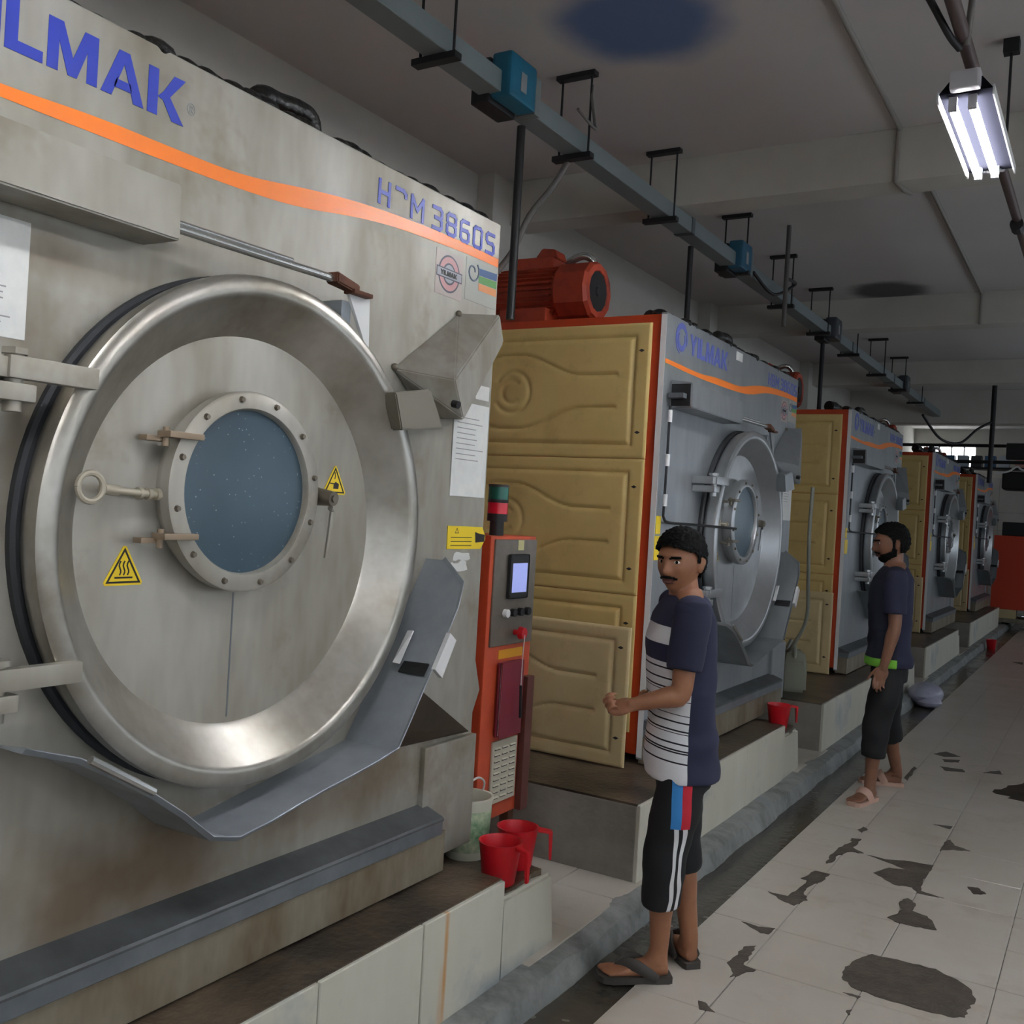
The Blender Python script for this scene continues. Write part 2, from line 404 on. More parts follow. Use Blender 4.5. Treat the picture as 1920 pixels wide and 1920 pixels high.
for pl in ([(1.70, 3.62), (1.78, 3.70), (1.77, 3.9), (1.83, 4.1), (1.80, 4.4), (1.84, 4.7), (2.0, 4.9), (2.2, 4.6), (2.2, 3.5), (1.9, 3.4)], [(1.35, 7.2), (1.5, 7.6), (1.5, 8.6), (1.8, 9.2), (2.0, 8.4), (1.9, 7.3), (1.6, 7.0)]):
    MB().prism(rough_poly(pl, 6, .03), 'z', -.004, 0.0012).build('puddle', m_pud, floor)
# drain trough, kerb and the tiled bays between the plinths
MB().box(0.37, 0.575, YN, YF, -0.03, -0.01).build('drain_channel', m_wet, floor)
def kerb_mesh(y0, y1):
    t = bmesh.new(); n = int((y1 - y0) / 0.05); rows = []
    for i in range(n + 1):
        y = y0 + (y1 - y0) * i / n
        k = lambda s: noise.noise(Vector((s, y * 2.3, 1.7))) * 0.022 + noise.noise(Vector((s, y * 9, 4))) * 0.008
        prof = [(0.24, -0.02), (0.24, 0.088), (0.32 + k(1), 0.086 + k(2) * .5), (0.365 + k(3), 0.07 + k(4)), (0.385 + k(5), -0.005), (0.385, -0.03)]
        rows.append([t.verts.new((x, y, z)) for x, z in prof])
    for i in range(n):
        for j in range(5): t.faces.new((rows[i][j], rows[i][j + 1], rows[i + 1][j + 1], rows[i + 1][j]))
    bmesh.ops.recalc_face_normals(t, faces=t.faces[:])
    me = bpy.data.meshes.new('kerb'); t.to_mesh(me); t.free(); return me
link('kerb', kerb_mesh(1.0, 23.5), m_kerb, floor, True)
for (a, b) in ((3.0, 4.1), (6.4, 7.2), (11.0, 11.7), (14.2, 15.3)):
    for k in range(4):
        for i in range(3):
            w_ = (b - a) / 3
            MB().box(-0.9 + k * 0.3 + .0015, -0.6 + k * 0.3 - .0015, a + i * w_ + .0015, a + (i + 1) * w_ - .0015, 0, 0.09, 0.002, seg=1).build('tile', m_tile, floor)

ceil = MB().box(XL - .2, XR + .2, YN - .2, YF + .2, ZC, ZC + 0.2).build('ceiling', ceiling_mat())
tag(ceil, 'grey plastered concrete ceiling with dark dye stains', 'ceiling', kind='structure')
for yb in (1.68, 6.07, 10.45, 14.5):
    MB().box(XL, XR, yb, yb + 0.25, 3.69, ZC, 0.006).build('beam', m_wall, ceil)
MB().box(XL, XR, 17.5, 17.75, 3.47, ZC, 0.006).build('beam', m_wall, ceil)
MB().box(XL, XR, 20.5, 20.75, 3.75, ZC, 0.006).build('beam', m_wall, ceil)
wl = MB().box(XL - 0.2, XL, YN, YF, 0, ZC).build('wall_left', m_wall)
tag(wl, 'dull whitewashed wall running behind the washing machines', 'wall', kind='structure')
for yb in (1.5, 5.84, 10.22, 14.3):
    MB().box(XL, XL + 0.14, yb, yb + 0.55, 0, ZC, 0.004).build('column', m_wall, wl)
# far wall with window openings
wf = thing('wall_far', (0, YF, 0)); tag(wf, 'far end wall with a strip of bright windows', 'wall', kind='structure')
MB().box(XL, XR, 0, 0.2, 0, 2.95).build('wall_panel', mat('far_wall_tile', srgb(190, 190, 184), 0.5, 0, srgb(170, 170, 166), 2, .3), wf)
MB().box(XL, XR, 0, 0.2, 3.62, ZC).build('wall_panel', m_wall, wf)
MB().box(-0.75, XR, 0, 0.2, 2.95, 3.62).build('wall_panel', m_wall, wf)
for k in range(14): MB().box(XL, XR, -0.006, 0, 0.4 * k + .2, 0.4 * k + .206).build('joint_strip', m_conc, wf) if k < 6 else None
for k in range(12): MB().box(XL + .6 * k, XL + .6 * k + .006, -0.005, 0, 0, 2.9).build('joint_strip', m_conc, wf)
m_day = mat('daylit_pane', srgb(240, 245, 250), 0.3, emit=(0.80, 0.90, 1, 1), estr=DAY_E)
m_day2 = mat('far_daylit_pane', srgb(240, 245, 250), 0.3, emit=(0.95, 0.98, 1, 1), estr=4.0)
win = thing('window_1', (0, YF + 0.1, 0)); tag(win, 'bright strip window high in the far wall', 'window', kind='structure')
for k in range(5):
    xa = XL + 0.26 * k
    for (za, zb_) in ((2.97, 3.1), (3.12, 3.6)):
        MB().box(xa + .012, xa + .248, 0, 0.02, za, zb_).build('pane', m_day2, win)
    MB().box(xa - .012, xa + .012, -0.02, 0.03, 2.95, 3.62).build('mullion', M['blackmetal'], win)
MB().box(XL, -0.74, -0.02, 0.03, 3.1, 3.12).build('transom', M['blackmetal'], win)
# right wall with daylit windows, back wall
wr = thing('wall_right', (XR, 0, 0)); tag(wr, 'whitewashed side wall with large daylit windows', 'wall', kind='structure')
MB().box(0, .2, YN, YF, 0, 1.1).build('wall_panel', m_wall, wr)
MB().box(0, .2, YN, YF, 2.7, ZC).build('wall_panel', m_wall, wr)
wy = []
y = YN
k = 0
while y < YF - 0.1:
    MB().box(0, .2, y, y + 0.8, 1.1, 2.7).build('wall_pier', m_wall, wr)
    if y + 3.4 < YF: wy.append(y + 0.8)
    y += 3.4
for i, ya in enumerate(wy):
    wn = thing('window_%d' % (i + 2), (XR + 0.1, ya, 1.1)); tag(wn, 'tall daylit window in the side wall, bay %d' % (i + 1), 'window', kind='structure')
    for a in range(2):
        for b_ in range(2):
            MB().box(0, .02, a * 1.3 + .03, a * 1.3 + 1.27, b_ * .8 + .03, b_ * .8 + .77).build('pane', m_day, wn)
    MB().box(-.02, .04, 1.27, 1.33, 0, 1.6).build('mullion', M['white'], wn)
    MB().box(-.02, .04, 0, 2.6, .77, .83).build('transom', M['white'], wn)
wb = MB().box(XL - .2, XR + .2, YN - .2, YN, 0, ZC).build('wall_back', m_wall)
tag(wb, 'whitewashed wall behind the viewpoint', 'wall', kind='structure')

# ------------------------------------------------------------------ plinths
def plinth(y0, y1, y2, label, slabs):
    r = thing('machine_plinth', (0, y0, 0)); tag(r, label, 'plinth', 'machine plinths')
    L1 = y1 - y0
    MB().box(-1.85, 0.258, 0, L1, 0.0, 0.415, 0.006).build('plinth_body', m_conc, r)
    MB().box(-1.85, 0.262, 0.002, L1, 0.412, 0.424, 0.003).build('plinth_top', m_ptop, r)
    n = max(1, round(L1 / slabs)); wd = L1 / n
    for k in range(n):
        MB().box(0.256, 0.274 + random.uniform(-.002, .002), k * wd + .002, (k + 1) * wd - .002, 0.02, 0.42, 0.003, seg=1).build('facing_slab', m_plinth, r)
    if y2 > y1:
        MB().hull([(-.6, L1, 0), (.272, L1, 0), (.268, L1, .355), (-.6, L1, .36), (-.6, y2 - y0, 0), (.266, y2 - y0, 0), (.25, y2 - y0 - .02, .335), (-.6, y2 - y0, .34)], 0.012).build('plinth_step', m_plinth, r)
    if y2 > y1:
        MB().prism(rough_poly([(-.5, L1 + .01), (.2, L1 + .0), (.245, L1 + .06), (.235, y2 - y0 - .08), (.12, y2 - y0 - .03), (-.5, y2 - y0 - .04)], 5, .012), 'z', .30, .361).build('broken_top', m_ptop, r)
    return r
plinth(-1.2, 2.85, 3.25, 'long whitewashed plinth carrying the nearest washing machine, beside the red mugs', 0.445)
plinth(3.95, 6.15, 6.57, 'whitewashed plinth under the second washing machine, behind the man in striped shirt', 0.8)
plinth(7.1, 10.6, 11.0, 'blue-streaked plinth under the third washing machine, beside the man in black trousers', 1.2)
plinth(11.56, 14.2, 14.5, 'pale plinth under the fourth washing machine', 1.2)
plinth(15.5, 19.6, 19.6, 'far pale plinth under the last washing machine', 1.2)

# ------------------------------------------------------------------ washing machines
W, D, ZT, ZB = 2.38, 1.7, 2.668, 0.45
DY, DZ, DR = 1.222, 1.555, 0.642

def panel_mesh(wd, ht):
    # embossed pressed panel in local (u to the back, v up); faces -Y
    du = 0.0075; nx = int(wd / du); nz = int(ht / du)
    def seg(u, v, a, b):
        ax, ay = a; bx, by = b; dx, dy = bx - ax, by - ay
        t = max(0, min(1, ((u - ax) * dx + (v - ay) * dy) / (dx * dx + dy * dy)))
        return math.hypot(u - ax - t * dx, v - ay - t * dy)
    def wave(u, s):
        t = max(0, min(1, (u - 0.38) / 0.36)); t = t * t * (3 - 2 * t)
        return s * (0.085 + 0.11 * t)
    def h(u, v):
        vc = v - ht / 2
        z = 0
        e = min(u - 0.085, wd - 0.085 - u, v - 0.07, ht - 0.07 - v)
        z -= 0.011 * math.exp(-(e / 0.009) ** 2)
        if e > 0.0: z += 0.003 * min(1, e / .02)
        for s in (1, -1):
            if u > 0.17 and u < wd - 0.17:
                um = min(u, wd - u)
                d = abs(vc - wave(um, s))
                z -= 0.011 * math.exp(-(d / 0.0085) ** 2)
        d = math.hypot(u - wd / 2, vc); a = math.atan2(vc, u - wd / 2)
        if abs(a) > 0.5: z -= 0.008 * math.exp(-((d - 0.11) / 0.010) ** 2)
        if abs(a) < 2.4: z -= 0.008 * math.exp(-((d - 0.06) / 0.010) ** 2)
        b = min(u, wd - u, v, ht - v)
        if b < 0.004: z -= 0.006
        return z
    vs, fs = [], []
    for j in range(nz + 1):
        for i in range(nx + 1):
            u, v = wd * i / nx, ht * j / nz
            vs.append((-u, -0.018 - h(u, v), v))
    st = nx + 1
    for j in range(nz):
        for i in range(nx):
            a = j * st + i; fs.append((a, a + st, a + st + 1, a + 1))
    # rim back to the frame
    edge = [i for i in range(nx + 1)] + [j * st + nx for j in range(1, nz + 1)] + [nz * st + i for i in range(nx - 1, -1, -1)] + [j * st for j in range(nz - 1, 0, -1)]
    n0 = len(vs)
    for e in edge: vs.append((vs[e][0], 0.0, vs[e][2]))
    m = len(edge)
    for k in range(m): fs.append((edge[k], edge[(k + 1) % m], n0 + (k + 1) % m, n0 + k))
    me = bpy.data.meshes.new('side_panel'); me.from_pydata(vs, [], fs)
    for p in me.polygons: p.use_smooth = True
    me.set_sharp_from_angle(angle=R(50))
    return me
PM = panel_mesh(1.58, 0.679); PM.materials.append(M['cream'])
PM2 = panel_mesh(1.56, 0.68); PM2.materials.append(M['cream2'])
slot_mesh = MB().prism([(-.016, 0), (0, .008), (.016, 0), (0, -.008)], 'y', -0.0205, -0.017).mesh(); slot_mesh.materials.append(M['black'])

LET = {  # letters in a 1 x 1 box, polygons
    'Y': (.95, [[(0, 1), (.28, 1), (.475, .62), (.67, 1), (.95, 1), (.6, .42), (.6, 0), (.35, 0), (.35, .42)]]),
    'I': (.26, [[(0, 0), (.26, 0), (.26, 1), (0, 1)]]),
    'L': (.78, [[(0, 0), (.78, 0), (.78, .22), (.26, .22), (.26, 1), (0, 1)]]),
    'M': (1.12, [[(0, 0), (.24, 0), (.24, .62), (.46, 0), (.66, 0), (.88, .62), (.88, 0), (1.12, 0), (1.12, 1), (.8, 1), (.56, .36), (.32, 1), (0, 1)]]),
    'A': (1.06, [[(0, 0), (.26, 0), (.54, .74), (.54, 1), (.4, 1)], [(.8, 0), (1.06, 0), (.66, 1), (.54, 1), (.54, .74)], [(.30, .2), (.76, .2), (.70, .38), (.36, .38)]]),
    'K': (.98, [[(0, 0), (.26, 0), (.26, 1), (0, 1)], [(.26, .42), (.40, .56), (.68, 1), (.98, 1), (.58, .5), (.98, 0), (.66, 0), (.40, .38)]]),
}
def lettering(word, y0, z0, hgt, sx, x=0.0005):
    mb = MB(); y = y0
    for ch in word:
        wd, polys = LET[ch]
        for pl in polys: mb.prism([(y + p[0] * hgt * sx, z0 + p[1] * hgt) for p in pl], 'x', x, x + 0.0015)
        y += (wd + 0.09) * hgt * sx
    return mb, y
def squares(ch):
    S = {'H': [[(0, 0), (0, 1)], [(.6, 0), (.6, 1)], [(0, .5), (.6, .5)]],
         'B': [[(0, 0), (0, 1), (.45, 1), (.58, .88), (.58, .62), (.45, .52), (0, .52)], [(.45, .52), (.62, .4), (.62, .12), (.48, 0), (0, 0)]],
         'b': [[(0, 1), (.45, 1), (.62, .86), (.62, .74)]],
         'M': [[(0, 0), (0, 1), (.38, .4), (.76, 1), (.76, 0)]],
         '3': [[(0, 1), (.5, 1), (.62, .88), (.62, .62), (.5, .52), (.15, .52)], [(.5, .52), (.62, .4), (.62, .12), (.5, 0), (0, 0)]],
         '8': [[(.12, 0), (0, .12), (0, .4), (.12, .52), (0, .64), (0, .88), (.12, 1), (.5, 1), (.62, .88), (.62, .64), (.5, .52), (.62, .4), (.62, .12), (.5, 0), (.12, 0)], [(.12, .52), (.5, .52)]],
         '6': [[(.58, 1), (.14, 1), (0, .86), (0, .14), (.14, 0), (.5, 0), (.62, .12), (.62, .42), (.5, .54), (0, .54)]],
         '0': [[(.12, 0), (0, .12), (0, .88), (.12, 1), (.5, 1), (.62, .88), (.62, .12), (.5, 0), (.12, 0)]],
         'S': [[(.62, 1), (.12, 1), (0, .88), (0, .64), (.12, .52), (.5, .52), (.62, .4), (.62, .12), (.5, 0), (0, 0)]]}
    return S[ch]
def model_text(word, y0, z0, hgt, sx):
    mb = MB(); y = y0
    for ch in word:
        if ch == ' ': y += 0.25 * hgt * sx; continue
        mb.strokes([[(y + p[0] * hgt * sx, z0 + p[1] * hgt) for p in ln] for ln in squares(ch)], 0.0125, 0.0006)
        y += ((.76 if ch == 'M' else .62) + .42) * hgt * sx
    return mb

def tri_sign(par, y, z, s, kind):
    # warning triangle on the door plate, base centre (y, z), side s
    x = 0.0113; h = s * 0.866
    def tri(a, k): return [(y - a / 2, z + k), (y + a / 2, z + k), (y, z + k + a * 0.866)]
    def rnd(t_):
        out = []
        for i in range(3):
            p0 = Vector(t_[i - 1]); p1 = Vector(t_[i]); p2 = Vector(t_[(i + 1) % 3])
            d = 0.07 * s
            out += [tuple(p1 + (p0 - p1).normalized() * d), tuple(p1 + (p2 - p1).normalized() * d)]
        return out
    o = MB().prism(rnd(tri(s, 0)), 'x', x, x + .0018).build('warning_sign', M['yellow'], par)
    mb = MB()
    t1 = tri(s * .84, s * .045); t2 = tri(s * .70, s * .085)
    for i in range(3): mb.prism([t1[i], t1[(i + 1) % 3], t2[(i + 1) % 3], t2[i]], 'x', x + .0018, x + .0024)
    mb.build('sign_border', M['sign_black'], o)
    mb = MB()
    if kind == 'heat':
        for k in (-1, 0, 1):
            ln = [(y + k * s * .095 + s * .022 * math.sin(q * 1.1), z + s * (.22 + .045 * q)) for q in range(7)]
            mb.strokes([ln], s * .03, x + .0018, .0006)
        mb.strokes([[(y - s * .2, z + s * .16), (y + s * .2, z + s * .16)]], s * .035, x + .0018, .0006)
    else:
        mb.prism([(y - s * .06, z + s * .16), (y + s * .15, z + s * .16), (y + s * .17, z + s * .3), (y + s * .02, z + s * .36), (y - s * .05, z + s * .28)], 'x', x + .0018, x + .0024)
        mb.strokes([[(y - s * .2, z + s * .31), (y, z + s * .3)], [(y - .02 * s, z + .62 * s), (y, z + .52 * s), (y - .015 * s, z + .45 * s)]], s * .03, x + .0018, .0006)
    mb.build('sign_symbol', M['sign_black'], o)

def make_machine(old):
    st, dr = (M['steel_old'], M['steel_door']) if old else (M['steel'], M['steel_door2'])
    r = thing('washing_machine', (0, 0, 0))
    fr = MB().box(-D, -0.028, 0, W, ZB + .02, ZT - .006, 0.004).build('cabinet_frame', M['orange'], r)
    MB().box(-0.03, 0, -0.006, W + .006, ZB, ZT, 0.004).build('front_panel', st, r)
    MB().box(-0.028, 0.0008, -0.0085, -0.0055, ZB + .01, ZT - .01).build('edge_highlight', M['white'], r)  # white strip painted as the highlight along the steel edge
    # side panels
    for k, z0 in enumerate((1.94, 1.258, 0.576)):
        o = bpy.data.objects.new('side_panel', PM); col.objects.link(o); o.parent = r; o.location = (-0.075, 0, z0)
        for zz in (.13, .54):
            s = bpy.data.objects.new('fastener_slot', slot_mesh); col.objects.link(s); s.parent = o; s.location = (-0.045, 0, zz)
    o = bpy.data.objects.new('side_panel', PM2); col.objects.link(o); o.parent = r; o.location = (-0.035, -0.13, 0.43); o['label'] = 'loose pale cream panel leaning over the lowest one'
    for zz in (.14, .58):
        s = bpy.data.objects.new('fastener_slot', slot_mesh); col.objects.link(s); s.parent = o; s.location = (-0.045, 0, zz)
    for zz in (.5, 1.0): MB().box(-1.5, -0.3, -0.13, 0, zz, zz + .03).build('panel_rail', M['blackmetal'], r)
    # ledge and base
    MB().prism([(0, .648), (.085, .618), (.09, .612), (.09, .606), (.0, .60)], 'y', 0.0, W - .27).build('drip_ledge', M['lead'], r)
    MB().box(0, .088, 0, W - .272, .562, .608, .002, seg=1).build('ledge_fascia', M['steel_dark'], r)
    MB().box(-0.02, 0.078, 0, W - .24, ZB - .02, 0.566, 0.004).build('base_rail', M['rail'], r)
    for yy in (.15, W - .4): MB().box(-0.3, -0.05, yy, yy + .2, .425, ZB + .03).build('foot', M['blackmetal'], r)
    MB().box(-1.4, -1.1, .15, .4, .425, ZB + .03).build('foot', M['blackmetal'], r)
    # door
    MB().lathe([(0, .642), (.016, .642), (.024, .634), (.024, .6), (0, .6)], (0, DY, DZ), n=96).build('door_gasket', M['gasket'], r, True)
    door = MB().lathe([(.02, .61), (.034, .630), (.06, .638), (.086, .642), (.098, .639), (.104, .630), (.105, .606), (.103, .594), (.097, .587), (.02, .507), (.013, .497), (.004, .49)], (0, DY, DZ), n=128).build('door_ring', M['steel_ring'] if old else dr, r, True)
    MB().lathe([(.002, .499), (.011, .499), (.011, 0.0)], (0, DY, DZ), n=128).build('door_plate', dr, r, True)
    MB().box(.0105, .0118, DY - .025, DY - .020, DZ - .48, DZ - .16).build('weld_seam', M['steel_dark'], r)
    gy, gz = DY - 0.045, 1.655
    fl = MB().lathe([(.005, .238), (.04, .24), (.042, .252), (.072, .252), (.076, .246), (.076, .210), (.07, .206), (.05, .204), (.04, .204)], (0, gy, gz), n=96).build('window_flange', dr, r, True)
    bm_ = MB().cyl((0, 0, 0), (.008, 0, 0), .0085, .006, 8).mesh(); bm_.materials.append(M['bolt'])
    for k in range(12):
        a = 2 * math.pi * (k + .4) / 12
        b = bpy.data.objects.new('bolt', bm_); col.objects.link(b); b.parent = fl; b.location = (.076, gy + .233 * math.cos(a), gz + .233 * math.sin(a))
    MB().lathe([(.05, .207), (.058, .207), (.064, .12), (.066, 0)], (0, gy, gz), n=64).build('porthole', M['glass'], r, True)
    # flange hinges
    for dz in (.12, -.115):
        h = MB().box(.05, .096, gy - .275, gy - .175, gz + dz - .006, gz + dz + .009, .003).box(.03, .06, gy - .31, gy - .25, gz + dz - .016, gz + dz - .003, .003).cyl((.065, gy - .262, gz + dz - .026), (.065, gy - .262, gz + dz + .018), .008)
        h.build('window_hinge', M['bolt'] if not old else mat('tarnished_steel', srgb(150, 132, 112), 0.45, 0.5), r, True)
    # ring handle rod
    mb = MB().cyl((.058, DY - .465, gz - .012), (.045, gy - .25, gz - .02), .008).cyl((.042, DY - .41, gz - .014), (.056, DY - .46, gz - .012), .012)
    for k in range(3): mb.cyl((.045, DY - .36 + k * .024, gz - .018), (.045, DY - .35 + k * .024, gz - .018), .014)
    mb.tube([(.062, DY - .494 - .031 * math.cos(a), gz - .010 + .031 * math.sin(a)) for a in [i * math.pi / 12 for i in range(25)]], .007, 8)
    mb.build('pull_rod', mat('worn_pale_steel', srgb(186, 178, 160), 0.45, 0.4), r, True)
    # lever on the right of the window
    MB().cyl((.034, gy + .285, gz), (.1, gy + .285, gz - .005), .026, .02, 16).cyl((.1, gy + .285, gz - .005), (.106, gy + .285, gz - .005), .01).build('latch_knob', M['bolt'], r, True)
    MB().tube([(.085, gy + .29, gz - .03), (.08, gy + .305, gz - .04), (.07, gy + .302, gz - .17)], .008, 8).build('latch_lever', dr, r, True)
    tri_sign(r, DY - .36, 1.425, .112, 'heat'); tri_sign(r, DY + .34, 1.663, .102, 'hand')
    # door hinges
    for zz in (1.868, 1.262):
        h = MB().box(.1, .128, DY - .73, DY - .535, zz - .022, zz + .022, .004).box(0, .12, DY - .77, DY - .68, zz - .022, zz + .018, .005).box(0, .125, DY - .755, DY - .67, zz - .065, zz - .03, .006)
        h.cyl((.1, DY - .705, zz - .085), (.1, DY - .705, zz + .034), .018).cyl((.1, DY - .705, zz + .026), (.1, DY - .705, zz + .038), .026, n=6)
        h.build('door_hinge', dr, r, True)
    # hood and strut
    MB().hull([(0, .09, 2.206), (0, .875, 2.206), (.12, .09, 2.206), (.12, .88, 2.206), (.115, .09, 2.332), (.115, .88, 2.332), (0, .09, 2.346), (0, .88, 2.346)], .004).build('hood', st, r)
    MB().box(.008, .108, .086, .091, 2.214, 2.325).build('hood_opening_shade', M['black'], r)  # black plate standing in for the shaded inside of the open hood
    MB().box(.01, .09, .04, .092, 2.25, 2.275, .003).build('valve_lever', M['steel_dark'], r)
    MB().cyl((.1, .86, 2.238), (.1, 1.44, 2.245), .011).cyl((.1, .86, 2.252), (.1, 1.25, 2.256), .006).build('gas_strut', M['chrome'], r, True)
    MB().hull([(.08, 1.40, 2.232), (.125, 1.40, 2.232), (.08, 1.40, 2.262), (.125, 1.40, 2.262), (.09, 1.50, 2.22), (.12, 1.50, 2.22), (.09, 1.5, 2.245), (.12, 1.5, 2.245)], .004).box(.085, .125, 1.47, 1.55, 2.218, 2.23, .003).build('strut_clevis', M['rust'], r)
    MB().prism([(1.475, 2.222), (1.565, 2.224), (1.575, 2.06)], 'x', .09, .1).build('strut_bracket', M['white'] if old else dr, r)
    MB().box(0, .09, 1.46, 1.50, 2.1, 2.2, .004).build('bracket_block', M['steel_dark'], r)
    # splash gutter
    pl = [(.58, 1.105), (.655, 1.085), (.82, .985), (.91, .92), (1.0, .845), (1.085, .823), (1.69, .928), (2.005, 1.40), (2.05, 1.47)]
    t = bmesh.new(); rows = []
    dense = []
    for i in range(len(pl) - 1):
        for k in range(6): dense.append((pl[i][0] + (pl[i + 1][0] - pl[i][0]) * k / 6, pl[i][1] + (pl[i + 1][1] - pl[i][1]) * k / 6))
    dense.append(pl[-1])
    nn = len(dense)
    for i, (yy, zz) in enumerate(dense):
        e = .205 + (.008 * noise.noise(Vector((yy * 9, 3, 1))) if .9 < yy < 1.75 else 0)
        if i > nn - 8: e *= 1 - .62 * ((i - (nn - 8)) / 7)
        if i < 8: e *= .55 + .45 * i / 8
        dz = .006 * noise.noise(Vector((yy * 12, 0, 5))) if .9 < yy < 1.7 else 0
        rows.append([t.verts.new((0, yy, zz)), t.verts.new((e - .012, yy, zz + dz)), t.verts.new((e, yy, zz + .012 + dz))])
    for i in range(nn - 1):
        for j in range(2): t.faces.new((rows[i][j], rows[i][j + 1], rows[i + 1][j + 1], rows[i + 1][j]))
    bmesh.ops.recalc_face_normals(t, faces=t.faces[:])
    bmesh.ops.solidify(t, geom=t.faces[:], thickness=.003)
    me = bpy.data.meshes.new('splash_gutter'); t.to_mesh(me); t.free()
    g = link('splash_gutter', me, st if not old else mat('gutter_steel', srgb(164, 170, 176), .4, .25, srgb(140, 146, 154), 5, .4), r)
    MB().tube([(.205, .66, 1.098), (.207, .82, 1.0)], .009, 8).build('rolled_edge', M['chrome'], g, True)
    MB().hull([(.2, 1.83, 1.155), (.215, 1.83, 1.155), (.2, 1.90, 1.26), (.215, 1.90, 1.26), (.2, 1.935, 1.235), (.215, 1.935, 1.235), (.2, 1.87, 1.125), (.215, 1.87, 1.125)]).build('gutter_tab', M['white'], g)
    MB().hull([(.075, 1.805, 1.16), (.1, 1.805, 1.16), (.075, 1.868, 1.255), (.1, 1.868, 1.255), (.075, 1.80, 1.163), (.1, 1.863, 1.258)], 0).build('gutter_tab', M['white'], g)
    MB().hull([(.09, 1.815, 1.132), (.185, 1.815, 1.132), (.09, 1.84, 1.165), (.185, 1.84, 1.165), (.09, 1.81, 1.136), (.185, 1.835, 1.169)]).build('gutter_slot', M['black'], g)
    # dark brown triangular plate at the lower right corner
    MB().hull([(.0, 1.86, 1.13), (.05, 1.86, 1.13), (.0, 2.32, .86), (.035, 2.32, .86), (0, 1.95, .86), (.01, 1.95, .87), (0, 1.72, .95), (.02, 1.72, .95)], .003).build('dark_corner_plate', M['brown'], r)
    MB().box(-.03, .02, W - .30, W + .01, ZB, .84, .006).build('corner_cover', st, r)
    MB().hull([(-.02, W, 1.12), (0, W, 1.12), (-.02, W + .045, .99), (0, W + .045, .99), (-.02, W, .9), (0, W, .9)], .002).build('corner_flare', st, r)
    # lock cover and latch box
    k2 = lambda pts: [(x, y - .63, z) for x, y, z in pts]
    MB().hull(k2([(0, 2.44, 2.066), (0, 2.782, 2.305), (.06, 2.95, 2.33), (.17, 2.54, 2.04), (.06, 2.985, 2.24), (.17, 2.60, 1.925), (0, 2.99, 2.3), (0, 2.85, 1.95), (0, 2.62, 1.93), (.1, 2.60, 1.925)]), .004).build('lock_cover', st, r)
    for (yy, zz) in ((1.815, 2.07), (2.145, 2.30)): MB().ball((.006, yy, zz), .012, 12).build('cover_screw', M['bolt'], r, True)
    MB().hull(k2([(.16, 2.26, 1.965), (.16, 2.43, 1.997), (.16, 2.51, 1.885), (.16, 2.30, 1.86), (.06, 2.30, 1.97), (.06, 2.5, 2.0), (.06, 2.57, 1.89), (.06, 2.36, 1.865)]), .005).build('latch_box', mat('dull_latch_steel', srgb(128, 122, 110), .5, .3) if old else st, r)
    MB().cyl((.15, 2.565 - .63, 1.97), (.172, 2.565 - .63, 1.965), .012, n=12).build('latch_hole', M['black'], r)
    # stripe and lettering
    tops = [(0, 2.442), (.3, 2.436), (.52, 2.434), (.708, 2.450), (.95, 2.452), (1.151, 2.455), (1.445, 2.503), (1.676, 2.528), (1.945, 2.542), (2.16, 2.546), (2.38, 2.543)]
    bots = [(0, 2.420), (.3, 2.412), (.52, 2.410), (.697, 2.412), (.953, 2.415), (1.154, 2.420), (1.365, 2.434), (1.584, 2.474), (1.782, 2.497), (2.0, 2.506), (2.2, 2.514), (2.38, 2.513)]
    def ip(tb, y_):
        for i in range(len(tb) - 1):
            if tb[i][0] <= y_ <= tb[i + 1][0]:
                u = (y_ - tb[i][0]) / (tb[i + 1][0] - tb[i][0]); return tb[i][1] * (1 - u) + tb[i + 1][1] * u
        return tb[-1][1]
    def ips(tb, y_): return sum(ip(tb, min(2.38, max(0, y_ + d))) for d in (-.09, -.045, 0, .045, .09)) / 5
    ys = [2.38 * i / 60 for i in range(61)]
    MB().prism([(y_, ips(bots, y_)) for y_ in ys] + [(y_, ips(tops, y_)) for y_ in reversed(ys)], 'x', .0004, .0016).build('orange_stripe', M['stripe'], r)
    blue = M['blue'] if old else mat('faded_blue_lettering', srgb(92, 104, 182), 0.4)
    mb, ye = lettering('YILMAK', .372 if old else .315, 2.511, .106, 1.0); mb.build('lettering', blue, r)
    mb = MB()
    mb.tube([(.0012, ye + .012 + .011 * math.cos(a * math.pi / 12), 2.56 + .014 * math.sin(a * math.pi / 12)) for a in range(25)], .0012, 6)
    mb.strokes([[(ye + .008, 2.553), (ye + .008, 2.567), (ye + .014, 2.567), (ye + .016, 2.562), (ye + .009, 2.56), (ye + .016, 2.553)]], .002, .0006); mb.build('registered_mark', M['ink'], r)
    mb = MB()
    for (rr, a0, a1) in ((.072, -0.3, 4.4), (.045, 2.4, 7.0)):
        n_ = 26; pts = []
        for i in range(n_ + 1):
            a = a0 + (a1 - a0) * i / n_; wd = .012 * math.sin(math.pi * i / n_) + .003
            pts.append((a, wd))
        poly = [(.2 + (rr + wd) * math.cos(a), 2.565 + (rr + wd) * math.sin(a)) for a, wd in pts] + [(.2 + (rr - wd) * math.cos(a), 2.565 + (rr - wd) * math.sin(a)) for a, wd in reversed(pts)]
        mb.prism(poly, 'x', .0005, .002)
    mb.build('swirl_emblem', blue, r)
    model_text('HbM' if old else 'HBM', 1.70, 2.550, .066, 1.17).build('model_lettering', blue, r)
    model_text('3860S', 1.975, 2.550, .066, 1.17).build('model_number', blue, r)
    # stickers and notices
    s1 = MB().box(0, .0014, 2.005, 2.16, 2.345, 2.492).build('round_sticker', mat('mauve_sticker', srgb(170, 156, 150), 0.4), r)
    mb = MB()
